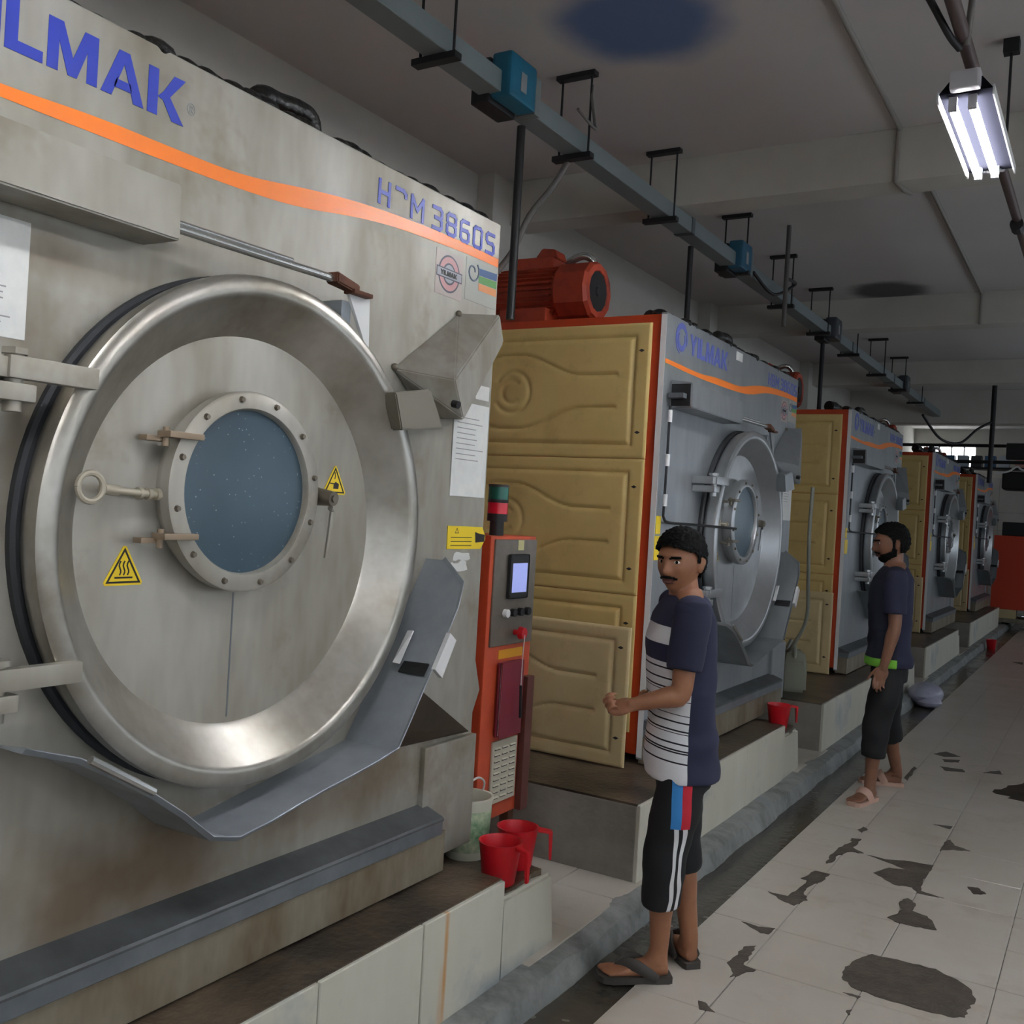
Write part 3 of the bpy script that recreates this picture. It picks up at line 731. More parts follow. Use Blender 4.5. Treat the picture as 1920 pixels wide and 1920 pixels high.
    for rr, wd in ((.062, .010),):
        mb.prism([(2.082 + rr * math.cos(a * math.pi / 24), 2.42 + rr * math.sin(a * math.pi / 24)) for a in range(48)], 'x', .0014, .0018, 0)
        mb.prism([(2.082 + (rr - .006) * math.cos(a * math.pi / 24), 2.42 + (rr - .006) * math.sin(a * math.pi / 24)) for a in range(48)], 'x', .0018, .0021, 1)
        mb.prism([(2.082 + .036 * math.cos(a * math.pi / 24), 2.42 + .036 * math.sin(a * math.pi / 24)) for a in range(48)], 'x', .0021, .0024, 0)
        mb.prism([(2.082 + .03 * math.cos(a * math.pi / 24), 2.42 + .03 * math.sin(a * math.pi / 24)) for a in range(48)], 'x', .0024, .0027, 2)
    mb.prism([(2.008, 2.402), (2.156, 2.402), (2.156, 2.436), (2.008, 2.436)], 'x', .0027, .003, 0)
    mb.prism([(2.012, 2.406), (2.152, 2.406), (2.152, 2.432), (2.012, 2.432)], 'x', .003, .0033, 2)
    mb.build('ring_emblem', [mat('dark_ink', srgb(52, 52, 70), .4), mat('pink_ink', srgb(190, 138, 138), .4), mat('mauve_ink', srgb(150, 148, 158), .4)], s1)
    mb, _ = lettering('YILMAK', 2.03, 2.411, .016, 1.05, .0033); mb.build('emblem_lettering', M['sign_black'], s1)
    s2 = MB().box(0, .0012, 2.18, 2.378, 2.36, 2.505).build('flag_sticker', mat('grey_sticker', srgb(160, 160, 152), 0.4), r)
    for k, cc in enumerate((srgb(40, 80, 130), srgb(80, 140, 70), srgb(214, 140, 84))):
        MB().prism([(2.26, 2.482 - k * .026), (2.376, 2.488 - k * .028), (2.376, 2.462 - k * .028), (2.262, 2.458 - k * .026)], 'x', .0012, .0018).build('colour_band', mat('band_%s' % 'abc'[k], cc, .4), s2)
    MB().tube([(.0012, 2.222 + (.012 + .0016 * a) * math.cos(a * .42), 2.462 + (.012 + .0016 * a) * math.sin(a * .42)) for a in range(18)], .0035, 6).build('swirl_print', mat('slate_ink', srgb(90, 104, 120), .4), s2)
    n1 = MB().box(0.0, .003, 2.158, 2.375, 1.684, 2.01, .001, seg=1).build('notice_sheet', M['paper'], r)
    mb = MB()
    for k in range(9): mb.box(.003, .0034, 2.18, 2.18 + random.uniform(.1, .17), 1.955 - k * .018, 1.958 - k * .018)
    mb.build('print_lines', M['ink'], n1)
    MB().box(0.0, .002, 2.285, 2.37, 2.03, 2.08).build('notice_sheet', M['paper'], r)
    if old:
        n2 = MB().box(0, .002, .36, .598, 1.938, 2.18, .0005, seg=1).build('notice_sheet', M['paper'], r)
        mb = MB()
        for k in range(8): mb.box(.002, .0024, .50, .50 + random.uniform(.03, .07), 2.05 - k * .012, 2.053 - k * .012)
        mb.build('print_lines', M['ink'], n2)
        tg = MB().prism([(2.16, 1.502), (2.37, 1.502), (2.398, 1.535), (2.398, 1.548), (2.375, 1.58), (2.16, 1.582)], 'x', 0, .0025).build('yellow_tag', M['yellow'], r)
        mb = MB().prism([(2.335, 1.525), (2.392, 1.528), (2.394, 1.553), (2.36, 1.556), (2.33, 1.562)], 'x', .0025, .0032)
        for k in range(3): mb.box(.0025, .003, 2.18, 2.31, 1.513 + k * .014, 1.5155 + k * .014)
        mb.strokes([[(2.205, 1.558), (2.225, 1.558), (2.215, 1.574), (2.205, 1.558)]], .002, .0025, .0005)
        mb.build('tag_print', M['sign_black'], tg)
        for (ya, yb2, za, zb2) in ((2.20, 2.31, 1.463, 1.488), (2.185, 2.295, 1.425, 1.458)):
            MB().prism(rough_poly([(ya, za), (yb2, za + .004), (yb2 - .01, zb2), (ya + .01, zb2)], 5, .006), 'x', 0, .0012).build('torn_label', M['paper'], r)
    else:
        MB().box(0, .004, -.005, .10, 1.44, 1.56, .001, seg=1).build('yellow_tag', M['yellow'], r)
        MB().box(0, .003, .0, .06, 1.57, 1.66, .001, seg=1).build('yellow_tag', M['yellow'], r)
        mb = MB().tube([(.02, .05, 2.21), (.02, .05, 1.95), (.02, .045, 1.70), (.02, .05, 1.655), (.03, .1, 1.63), (.05, .4, 1.625), (.12, .62, 1.62), (.11, .9, 1.615)], .007, 8, smooth=4)
        mb.build('door_cable', M['blackmetal'], r, True)
        for zz in (2.16, 1.94, 1.74): MB().cyl((.022, .05, zz - .03), (.022, .05, zz + .03), .012).build('cable_clip', M['white'], r, True)
        MB().box(0, .003, 1.05, 1.16, 2.60, 2.65).build('white_label', M['paper'], r)
    # motor on top
    mx, my, mz = -0.54, .30, 2.87
    mt = MB()
    mt.lathe([(mx - .62, .0), (mx - .62, .13), (mx - .21, .13), (mx - .21, 0)], (0, my, mz), n=40).build('motor', M['motor'], r, True)
    mt = r.children[-1] if False else [c for c in r.children if c.name.startswith('motor')][-1]
    mb = MB()
    for k in range(28):
        a = 2 * math.pi * k / 28
        c, s_ = math.cos(a), math.sin(a)
        mb.hull([(xx, my + rr * c - q * s_, mz + rr * s_ + q * c) for xx in (mx - .6, mx - .23) for rr in (.125, .152) for q in (-.003, .003)])
    mb.build('cooling_fins', M['motor'], mt)
    MB().lathe([(mx - .2, .14), (mx - .2, .165), (mx - .02, .165), (mx, .15), (mx, .115), (mx - .008, .11)], (0, my, mz), n=12).build('fan_cover', M['motor'], mt)
    MB().lathe([(mx - .006, .12), (mx - .005, .03), (mx + .004, .026), (mx + .004, 0)], (0, my, mz), n=32).build('fan_grille', M['blackmetal'], mt)
    MB().box(mx - .5, mx - .26, my - .07, my + .07, mz + .13, mz + .20, .01).hull([(mx - .38, my - .06, mz + .2), (mx - .24, my - .06, mz + .19), (mx - .38, my + .06, mz + .2), (mx - .24, my + .06, mz + .19), (mx - .26, my - .06, mz + .24), (mx - .34, my - .06, mz + .25), (mx - .26, my + .06, mz + .24), (mx - .34, my + .06, mz + .25)], .005).build('terminal_box', M['motor'], mt)
    MB().box(mx - .55, mx - .25, my - .14, my + .14, ZT - .01, mz - .1, .01).build('motor_foot', M['motor'], mt)
    mb = MB().tube([(mx - .28, my + .12, mz + .2), (mx - .18, my + .13, mz + .24), (mx - .12, my + .16, mz + .2), (mx - .1, my + .2, mz + .05)], .022, 10, smooth=5)
    mb.build('motor_conduit', M['chrome'], mt, True)
    # lagged steam pipe and cables on the top
    pts = [(-.32 + .05 * noise.noise(Vector((i * .7, 0, 0))), .5 + i * .11, ZT + .08 + .03 * noise.noise(Vector((0, i * .9, 3)))) for i in range(15)]
    MB().tube(pts, [.05 + .016 * noise.noise(Vector((i * 1.7, 5, 0))) for i in range(15)], 12, smooth=4).build('lagged_pipe', M['tar'], r, True)
    mb = MB()
    for i in range(46):
        yy = .05 + i * .05
        mb.ball((-.05 + .02 * random.uniform(-1, 1), yy, ZT + .004), .022 + .016 * random.random(), 8, (1.2, 1.6, .75))
    mb.build('sealant_bead', M['tar'], r, True)
    MB().tube([(-.28, 1.42, ZT + .10), (-.28, 1.47, ZT + .155), (-.28, 1.54, ZT + .165), (-.28, 1.63, ZT + .17), (-.28, 1.68, ZT + .15), (-.28, 1.69, ZT + .03)], [.03, .034, .03, .034, .036, .034], 12, smooth=5).build('pipe_elbow', M['tar'], r, True)
    return r

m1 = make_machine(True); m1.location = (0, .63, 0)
tag(m1, 'nearest and largest-looking stained steel washing machine, cut off by the left edge', 'washing machine', 'row of industrial washing machines')
m2 = make_machine(False); m2.location = (0, 4.585, 0)
tag(m2, 'second washing machine, cream side panels full in view behind the man in striped shirt', 'washing machine', 'row of industrial washing machines')
for yy, lb in ((8.66, 'third washing machine, cream and orange side behind the second one'), (13.25, 'fourth washing machine, its front just beyond the man in black trousers'), (17.8, 'farthest and smallest-looking washing machine at the end of the row')):
    c = copy_tree(m2); c.location = (0, yy, 0); c['label'] = lb

# ------------------------------------------------------------------ control cabinet beside the first machine
cc = thing('control_cabinet', (-.08, 3.2, 0)); tag(cc, 'narrow orange control cabinet with screen and signal light beside the nearest machine', 'cabinet')
MB().box(-.35, 0, 0, .345, .44, 1.545, .006).build('cabinet_body', mat('worn_orange', srgb(206, 84, 48), 0.5, 0, srgb(170, 66, 40), 5, .3), cc)
for (xx, yy) in ((-.3, .06), (-.3, .28), (-.06, .28), (-.06, .06)): MB().box(xx, xx + .04, yy, yy + .04, .09, .45).build('leg', M['rust'], cc)
pn = MB().box(-.002, .008, .025, .34, 1.118, 1.532, .002, seg=1).build('control_panel', mat('smoked_panel', srgb(116, 108, 98), 0.3, 0.2, srgb(92, 84, 74), 8, .4), cc)
MB().box(.008, .022, .12, .265, 1.3, 1.475, .014).build('screen_bezel', M['black'], pn)
MB().box(.022, .0235, .137, .248, 1.325, 1.44).build('display', mat('lit_display', srgb(150, 160, 220), .2, emit=srgb(150, 162, 220), estr=.35), pn)
MB().box(.008, .009, .19, .235, 1.49, 1.53).build('tape_piece', mat('masking_tape', srgb(196, 190, 140), .5), pn)
for k in range(4): MB().cyl((.008, .115 + k * .055, 1.245), (.026, .115 + k * .055, 1.245), .016, n=14).build('push_button', M['white'] if k == 0 else M['black'], pn, True)
MB().cyl((.008, .2, 1.165), (.05, .2, 1.165), .012).cyl((.035, .2, 1.165), (.055, .2, 1.165), .026, .022).build('emergency_stop', M['red'], pn, True)
MB().box(.0, .002, .10, .28, 1.065, 1.10).build('yellow_label', mat('amber_label', srgb(226, 160, 30), .5), cc)
gr = MB().box(0, .01, .085, .27, .5, .745, .002, seg=1).build('vent_plate', mat('ivory_plate', srgb(190, 184, 166), .5), cc)
for a in range(3):
    for k in range(9): MB().hull([(.008, .1 + a * .057, .522 + k * .024), (.008, .142 + a * .057, .522 + k * .024), (.008, .1 + a * .057, .53 + k * .024), (.008, .142 + a * .057, .53 + k * .024), (.014, .1 + a * .057, .522 + k * .024), (.014, .142 + a * .057, .522 + k * .024)]).box(.0095, .0105, .1 + a * .057, .142 + a * .057, .517 + k * .024, .522 + k * .024, mi=1).build('louvre', [mat('ivory_plate', (0, 0, 0, 1)), M['black']], gr)
MB().box(.0, .03, .29, .345, .44, .98, .004).build('post_cover', mat('dark_rust_post', srgb(92, 48, 40), .6), cc)
sl = MB().cyl((-.06, .13, 1.545), (-.06, .13, 1.60), .028, n=24).cyl((-.06, .13, 1.60), (-.06, .13, 1.63), .04, n=24).build('signal_base', M['black'], cc, True)
MB().cyl((-.06, .13, 1.63), (-.06, .13, 1.673), .04, n=24).build('red_lens', mat('red_lens', srgb(200, 30, 50), .25), cc, True)
MB().cyl((-.06, .13, 1.673), (-.06, .13, 1.686), .041, n=24).build('lens_spacer', M['black'], cc, True)
MB().cyl((-.06, .13, 1.686), (-.06, .13, 1.735), .04, n=24).build('green_lens', mat('green_lens', srgb(18, 92, 78), .25), cc, True)
MB().cyl((-.06, .13, 1.735), (-.06, .13, 1.745), .041, n=24).build('signal_cap', M['black'], cc, True)
fo = thing('record_folder', (-.075, 3.29, .745)); tag(fo, 'maroon record folder hanging on the orange control cabinet', 'folder')
MB().box(.002, .012, 0, .165, 0.02, .31, .002, seg=1).build('back_cover', M['maroon'], fo)
MB().box(.012, .02, .01, .16, .025, .3).build('pages', M['paper'], fo)
MB().box(.02, .026, 0, .165, .015, .31, .002, seg=1).build('front_cover', M['maroon'], fo)
pe = thing('hanging_pen', (-.028, 3.40, .83)); tag(pe, 'dark pen hanging by a string over the maroon folder', 'pen')
MB().tube([(0, 0, .13), (.003, -.004, .25), (.01, -.01, .33)], .002, 6).build('string', M['white'], pe)
MB().cyl((0, .01, 0), (0, 0, .13), .006, n=10).build('barrel', M['blackmetal'], pe, True)

# ------------------------------------------------------------------ mugs, bucket, jerrycan
def make_mug():
    r = thing('plastic_mug')
    MB().lathe([(0, 0), (0, .052), (.004, .056), (.14, .074), (.146, .077), (.146, .072), (.14, .070), (.008, .051), (.008, 0)], axis='z', n=40).build('cup', M['red'], r, True)
    MB().hull([(.072, -.012, .146), (.072, .012, .146), (.072, -.012, .13), (.072, .012, .13), (.125, -.011, .138), (.125, .011, .138), (.125, -.011, .125), (.125, .011, .125)], .003).hull([(.112, -.011, .135), (.112, .011, .135), (.127, -.011, .137), (.127, .011, .137), (.118, -.009, .03), (.118, .009, .03), (.127, -.009, .03), (.127, .009, .03)], .003).build('handle', M['red'], r)
    return r
mg = make_mug(); mg.location = (.185, 2.955, .362); mg.rotation_euler = (0, 0, R(-8)); tag(mg, 'nearer red plastic mug on the broken plinth end, handle towards the aisle', 'mug', 'red plastic mugs')
g2 = copy_tree(mg); g2.location = (.15, 3.13, .362); g2.rotation_euler = (0, 0, R(30)); g2['label'] = 'red plastic mug behind the nearer one, its handle to the right'
g3 = copy_tree(mg); g3.location = (.17, 6.36, .362); g3.rotation_euler = (0, 0, R(40)); g3['label'] = 'red plastic mug on the plinth of the second machine'
g4 = copy_tree(mg); g4.location = (.47, 16.4, -.01); g4.rotation_euler = (0, 0, R(70)); g4['label'] = 'small red mug far off in the drain channel'
bk = thing('paint_bucket', (-.055, 3.11, .362)); tag(bk, 'white bucket with a green label between the nearest machine and the orange cabinet', 'bucket')
MB().lathe([(0, 0), (0, .074), (.02, .078), (.205, .088), (.215, .094), (.222, .094), (.222, .084), (.2, .082), (.01, .07), (.01, 0)], axis='z', n=48).build('pail', mat('white_plastic', srgb(222, 222, 205), .4), bk, True)
MB().lathe([(.03, .0795), (.18, .088)], axis='z', n=48).build('label_band', mat('green_label', srgb(214, 222, 190), .45, 0, srgb(74, 132, 92), 14, .6), bk, True)
MB().tube([(0, -.091, .21), (.02, -.07, .26), (.03, 0, .29), (.02, .07, .26), (0, .091, .21)], .004, 8, smooth=6).build('handle', M['white'], bk, True)
jc = thing('jerrycan', (-.06, 7.5, .425), R(20)); tag(jc, 'grey plastic jerrycan beside the third machine panels', 'jerrycan')
MB().hull([(sx * .09, sy * .12, 0) for sx in (-1, 1) for sy in (-1, 1)] + [(sx * .09, sy * .12, .22) for sx in (-1, 1) for sy in (-1, 1)] + [(sx * .07, .02 + sy * .07, .3) for sx in (-1, 1) for sy in (-1, 1)], .02).build('body', mat('grey_plastic', srgb(136, 138, 124), .45), jc, True)
MB().tube([(0, -.08, .22), (0, -.07, .30), (0, 0, .33), (0, .05, .30)], .016, 10, smooth=5).build('handle', mat('grey_plastic', (0, 0, 0, 1)), jc, True)
MB().cyl((0, .06, .29), (0, .06, .33), .025).build('cap', M['black'], jc, True)
sk = thing('plastic_sack', (.46, 10.4, .0)); tag(sk, 'lilac plastic sack slumped behind the man in black trousers', 'sack')
MB().ball((0, 0, .1), .2, 20, (.8, 1.3, .55)).ball((.05, -.15, .05), .12, 16, (1, 1, .5)).build('bag', mat('lilac_plastic', srgb(170, 170, 188), .35, 0, srgb(140, 140, 160), 8, .4, .6, 18), sk, True)
hs = MB().tube([(.10, 7.14, 1.93), (.105, 7.10, 1.6), (.115, 7.10, 1.3), (.11, 7.14, 1.0), (.03, 7.12, .80), (-.06, 7.3, .74), (-.07, 7.44, .80)], .013, 10, smooth=6).build('hose', M['rubber'], None, True); tag(hs, 'thin grey hose hanging down beside the second washing machine', 'hose')

# ------------------------------------------------------------------ trunking, hangers, boxes, pipes
tr = thing('cable_trunking', (-.64, 1.5, 3.57)); tag(tr, 'long grey cable trunking hung under the ceiling above the machines', 'trunking')
m_tr = mat('trunking_grey', srgb(128, 138, 140), .5, .2)
m_tr2 = mat('trunking_lip', srgb(84, 90, 94), .5, .2)
for k in range(7):
    MB().box(-.06, .06, k * 2.4 + .004, (k + 1) * 2.4 - .004, 0, .10, .003, seg=1).build('trunk_length', m_tr, tr)
    MB().box(-.066, .066, (k + 1) * 2.4 - .025, (k + 1) * 2.4 + .025, -.004, .105, .002, seg=1).build('joint_sleeve', m_tr2, tr)
hang = [1.93, 3.19, 4.40, 5.85, 7.1, 8.4, 9.7, 11.2, 12.6, 14.0]
for yy in hang:
    for s in (-.09, .085): MB().cyl((s, yy, -.02), (s, yy, .43), .0065, n=8).build('hanger_rod', M['blackmetal'], tr)
    MB().box(-.12, .11, yy - .025, yy + .025, .405, .43).build('ceiling_channel', M['blackmetal'], tr)
    MB().box(-.12, .11, yy - .025, yy + .025, -.032, -.004).build('strut_clamp', M['blackmetal'], tr)
def tap_box(y, lb, c):
    b = thing('tap_off_box', (-.64, y, 3.56)); tag(b, lb, 'junction box', 'tap-off boxes on the trunking')
    MB().box(.0, .11, -.12, .12, -.01, .20, .025, seg=4).build('box_body', mat('blue_enclosure_%d' % c, srgb(*((30, 104, 132), (40, 92, 120), (60, 66, 74))[c]), .4), b, True)
    MB().box(-.1, .0, -.13, .11, -.03, .18, .01).build('back_half', M['blackmetal'], b)
    MB().box(.111, .113, -.03, .02, .04, .13).build('label', M['ink'], b)
    MB().box(.0, .10, .125, .18, -.01, .17, .01).build('side_cover', mat('grey_cover', srgb(120, 126, 126), .5), b)
tap_box(3.97, 'nearest bright blue tap-off box on the trunking', 0)
tap_box(7.3, 'second blue tap-off box on the trunking, half shaded', 1)
tap_box(10.24, 'third dark tap-off box on the trunking', 2)
tap_box(14.24, 'farthest dark tap-off box on the trunking', 2)
def pipe(name, pts, r, m, lb, cat, sm=0, grp=None):
    o = MB().tube(pts, r, 10, smooth=sm).build(name, m, None, True); tag(o, lb, cat, grp); return o
G = 'drop conduits to the machines'
pipe('drop_conduit', [(-.70, 4.24, 3.565), (-.70, 4.24, 2.6)], .022, M['blackmetal'], 'black drop conduit just right of the nearest machine', 'conduit', 0, G)
pipe('drop_conduit', [(-.70, 6.58, 3.565), (-.70, 6.58, 2.7)], .02, M['blackmetal'], 'black drop conduit onto the top of the second machine', 'conduit', 0, G)
pipe('drop_conduit', [(-.70, 10.3, 3.565), (-.70, 10.3, 2.7)], .022, M['blackmetal'], 'black drop conduit onto the top of the third machine', 'conduit', 0, G)
pipe('drop_conduit', [(-.35, 7.72, 3.99), (-.35, 7.72, 3.2)], .018, mat('grey_conduit', srgb(92, 88, 86), .5), 'grey conduit hanging from the ceiling above the second machine', 'conduit', 0, G)
pipe('flexible_cable', [(-.68, 4.72, 3.565), (-.74, 4.66, 3.4), (-.78, 4.5, 3.2), (-.82, 4.42, 3.0), (-.9, 4.36, 2.85), (-.95, 4.3, 2.72)], .017, mat('grey_flex', srgb(104, 100, 96), .6), 'grey flexible cable slanting from the trunking to the orange motor', 'cable', 5)
pipe('looped_cable', [(-.56, 7.55, 3.6), (-.5, 7.9, 3.50), (-.45, 8.3, 3.66), (-.38, 8.0, 3.62), (-.35, 7.75, 3.58)], .013, M['blackmetal'], 'thin black cable looping from trunking to the hanging conduit', 'cable', 6)
pipe('box_cable', [(-.45, 4.36, 3.66), (-.45, 4.55, 3.63), (-.52, 4.68, 3.72), (-.55, 4.69, 3.86), (-.555, 4.70, 3.93)], .008, mat('grey_flex', (0, 0, 0, 1)), 'thin cable from the nearest blue box up the hanger', 'cable', 6)
pipe('ceiling_conduit', [(.76, 1.95, 3.985), (.76, 6.05, 3.985), (.752, 6.055, 3.98), (.75, 6.05, 3.68), (.77, 6.2, 3.675), (.79, 6.32, 3.685), (.77, 6.33, 3.98), (.74, 10.43, 3.985), (.74, 10.435, 3.68)], .014, mat('painted_conduit', srgb(150, 146, 140), .6), 'painted conduit running along the ceiling and down over the beams', 'conduit')
# lamp suspension pipe and cables
sp = thing('suspension_pipe', (1.41, 2.0, 3.36)); tag(sp, 'brown lighting pipe hung under the ceiling on rods', 'pipe')
MB().tube([(0, -3, 0), (0, 19, 0)], .024, 12).build('pipe_run', mat('brown_pipe', srgb(84, 68, 66), .5), sp, True)
for yy in (-.8, 3.18, 7.6, 12):
    MB().cyl((0, yy, 0), (0, yy, .62), .0065, n=8).build('hanger_rod', M['blackmetal'], sp)
    MB().box(-.035, .035, yy - .03, yy + .03, .575, .64, .004).build('ceiling_anchor', M['blackmetal'], sp)
MB().cyl((0, 3.9, -.03), (0, 4.0, -.03), .034, n=12).build('pipe_clamp', M['blackmetal'], sp)
pipe('lamp_cable', [(1.22, 2.9, 3.9), (1.26, 3.2, 3.55), (1.36, 3.55, 3.36), (1.40, 3.68, 3.32)], .012, M['blackmetal'], 'black cable sagging left of the pipe to the lit lamp', 'cable', 6, 'lamp feed cables')
pipe('lamp_cable', [(1.52, 3.2, 3.98), (1.47, 3.5, 3.6), (1.42, 3.68, 3.33)], .012, mat('grey_flex', (0, 0, 0, 1)), 'grey cable dropping right of the pipe to the lit lamp', 'cable', 6, 'lamp feed cables')

m_tube = mat('fluorescent_tube', (1, 1, 1, 1), .3, emit=(0.95, 0.97, 1.0, 1), estr=LAMP_E)
m_lamp = mat('lamp_housing', srgb(196, 194, 200), .35)
m_lens = mat('lamp_reflector', srgb(20, 20, 25), .9, 0, spec=0.0)
def lamp(y0, lb, x0=1.41):
    r = thing('batten_lamp', (x0, y0, 3.2)); tag(r, lb, 'lamp', 'fluorescent batten lamps')
    MB().hull([(-.05, 0, .07), (.05, 0, .07), (-.09, 0, .02), (.09, 0, .02), (-.05, 0.88, .07), (.05, 0.88, .07), (-.09, 0.88, .02), (.09, 0.88, .02)], .004).build('reflector', m_lens, r)
    MB().box(-.05, .05, -.035, .03, .02, .085, .01).build('end_cap', m_lamp, r)
    MB().box(-.05, .05, .85, .915, .02, .085, .01).build('end_cap', m_lamp, r)
    for s in (-.045, .02):
        MB().cyl((s, .05, -.012), (s, .83, -.012), .015, n=10).build('tube', m_tube, r, True)
        for yy in (.035, .825): MB().box(s - .014, s + .014, yy, yy + .02, -.028, .03).build('tube_holder', m_lamp, r)
    for s in (-.094, .088): MB().box(s, s + .006, -.0, .88, -.005, .03).build('side_clip_rail', M['white'], r)
    for yy in (.2, .7): MB().box(-.012, .012, yy - .02, yy + .02, .085, .15).build('mount', M['blackmetal'], r)
    return r
lamp(3.80, 'lit twin-tube batten lamp under the brown pipe near the right edge')
lamp(0.2, 'lit batten lamp over the aisle above the viewpoint')
lamp(-2.6, 'lit batten lamp behind the viewpoint')
lamp(-.6, 'added fill lamp over the right side of the aisle, behind the viewpoint', 3.5)  # extra row added out of view to even out the brightness
lamp(3.0, 'added fill lamp out of sight to the right of the view', 3.5)  # second lamp of the added row, also only for fill light

# ------------------------------------------------------------------ things at the far end
fc = thing('orange_cart', (.07, 20.2, 0)); tag(fc, 'big orange panelled cart at the far end of the aisle', 'cart')
MB().box(0, 1.6, 0, .8, .36, 1.7, .01).build('cart_body', mat('cart_orange', srgb(200, 62, 30), .5), fc)
MB().box(-.02, 1.6, -.02, .8, .12, .2, .01).build('chassis', M['rail'], fc)
for xx in (.15, .62, 1.1): MB().box(xx, xx + .28, -.01, .3, .2, .36, .005).build('support_block', M['cream2'], fc)
MB().box(.12, 1.6, .05, .7, 1.7, 1.95, .02).build('cargo', M['black'], fc)
for xx in (.1, 1.4): MB().cyl((xx, .1, .06), (xx + .06, .1, .06), .06, n=16).build('wheel', M['black'], fc, True)
du = thing('black_duct', (.3, 18.4, 0)); tag(du, 'black cloth-wrapped duct hanging at the far right', 'duct')
MB().box(0, 2.5, 0, .6, 2.46, 2.76, .06, seg=3).build('duct_body', M['black'], du, True)
MB().box(.02, 2.5, .2, .4, 2.98, 3.25, .02).build('duct_upper', M['blackmetal'], du)
MB().tube([(-.1, -.05, 2.72), (.1, -.05, 2.76), (.22, -.05, 2.84), (.34, -.05, 2.78), (.8, -.05, 2.8)], .016, 8, smooth=5).build('white_tape', M['white'], du, True)
pipe('hanging_pipe', [(.33, 16.2, 2.45), (.33, 16.2, 3.99)], .035, M['blackmetal'], 'dark pipe hanging from the ceiling before the far windows', 'pipe')
MB_ = pipe('sagging_cable', [(-.42, 14.8, 3.3), (-.25, 15.3, 3.02), (-.05, 15.8, 3.0), (.15, 16.0, 3.22), (.32, 16.18, 3.35)], .018, M['blackmetal'], 'black cable sagging to the dark hanging pipe', 'cable', 6)
for k, (z, lb) in enumerate(((3.28, 'upper thin pipe crossing before the far windows'), (2.92, 'lower dark rail crossing under the far windows'))):
    pipe('cross_pipe', [(XL, 19.6 - k, z), (XR, 19.6 - k, z + .01)], .03, M['blackmetal'], lb, 'pipe', 0, 'pipes before the far windows')
sh = thing('crate_shelf', (-1.5, 22.6, 3.05)); tag(sh, 'high shelf of small blue and white crates at the far wall', 'shelf')
MB().box(0, 2.6, 0, .5, 0, .04).build('board', M['blackmetal'], sh)
for k, cc_ in enumerate(((40, 90, 130), (170, 190, 205), (60, 66, 70), (70, 110, 150), (196, 210, 220))):
    cr = MB().box(-1.2 + k * .26, -1.0 + k * .26, 22.65, 22.95, 3.09, 3.33, .01).build('crate', mat('crate_%s' % 'abcde'[k], srgb(*cc_), .5)); tag(cr, ('dark blue crate at the left end of the far shelf', 'pale grey crate next to the dark blue one on the far shelf', 'charcoal crate in the middle of the far shelf', 'mid blue crate on the far shelf', 'white crate right of the mid blue one on the far shelf')[k], 'crate', 'crates on the far shelf')
pk = MB().box(.15, 1.0, 22.65, 22.95, 3.09, 3.28, .02).build('box', mat('pink_card', srgb(206, 160, 150), .6)); tag(pk, 'long pinkish box on the far shelf', 'box')

# ------------------------------------------------------------------ people
def head_pt(th, ph):
    # th: azimuth from +x (forward), ph: elevation; returns point in head frame (x fwd, y left, z up), origin mid head
    dx, dy, dz = math.cos(ph) * math.cos(th), math.cos(ph) * math.sin(th), math.sin(ph)
    sp_ = lambda c, e: math.copysign(abs(c) ** e, c)
    x, y, z = 0.094 * sp_(dx, .92), 0.076 * sp_(dy, .92), 0.114 * dz
    t = max(0.0, -z / 0.114)
    y *= 1 - 0.34 * t ** 1.6
    if x < 0:
        x *= 1 - 0.45 * t
        if z > -0.03: x *= 1.06
    else:
        x *= 1 - 0.10 * t
        x += 0.012 * t * math.exp(-(y / .05) ** 2)
        if z > 0.05: x *= 1 - 0.9 * (z - .05)
    g = lambda v, c, s: math.exp(-((v - c) / s) ** 2)
    if x > 0.02:
        ay = abs(y)
        pr = max(0, min(1, (0.022 - z) / 0.05)) if z > -0.034 else max(0, 1 - (-0.034 - z) / 0.016)
        x += 0.026 * pr * g(y, 0, .0105 + .004 * max(0, min(1, (0.0 - z) / .03)))
        x += 0.007 * g(ay, .013, .008) * g(z, -.028, .009)
        x -= 0.009 * g(ay, .032, .016) * g(z, .008, .013)
        x += 0.005 * g(z, .030, .009) * (1 if ay < .05 else g(ay, .05, .012))
        x += 0.004 * g(ay, .048, .016) * g(z, -.018, .016)
        x += 0.0065 * g(y, 0, .022) * (g(z, -.055, .0055) + 1.05 * g(z, -.066, .006))
        x -= 0.004 * g(y, 0, .02) * g(z, -.0605, .003)
        x -= 0.004 * g(y, 0, .02) * g(z, -.078, .006)
        x += 0.007 * g(y, 0, .022) * g(z, -.096, .014)
    return Vector((x, y, z))

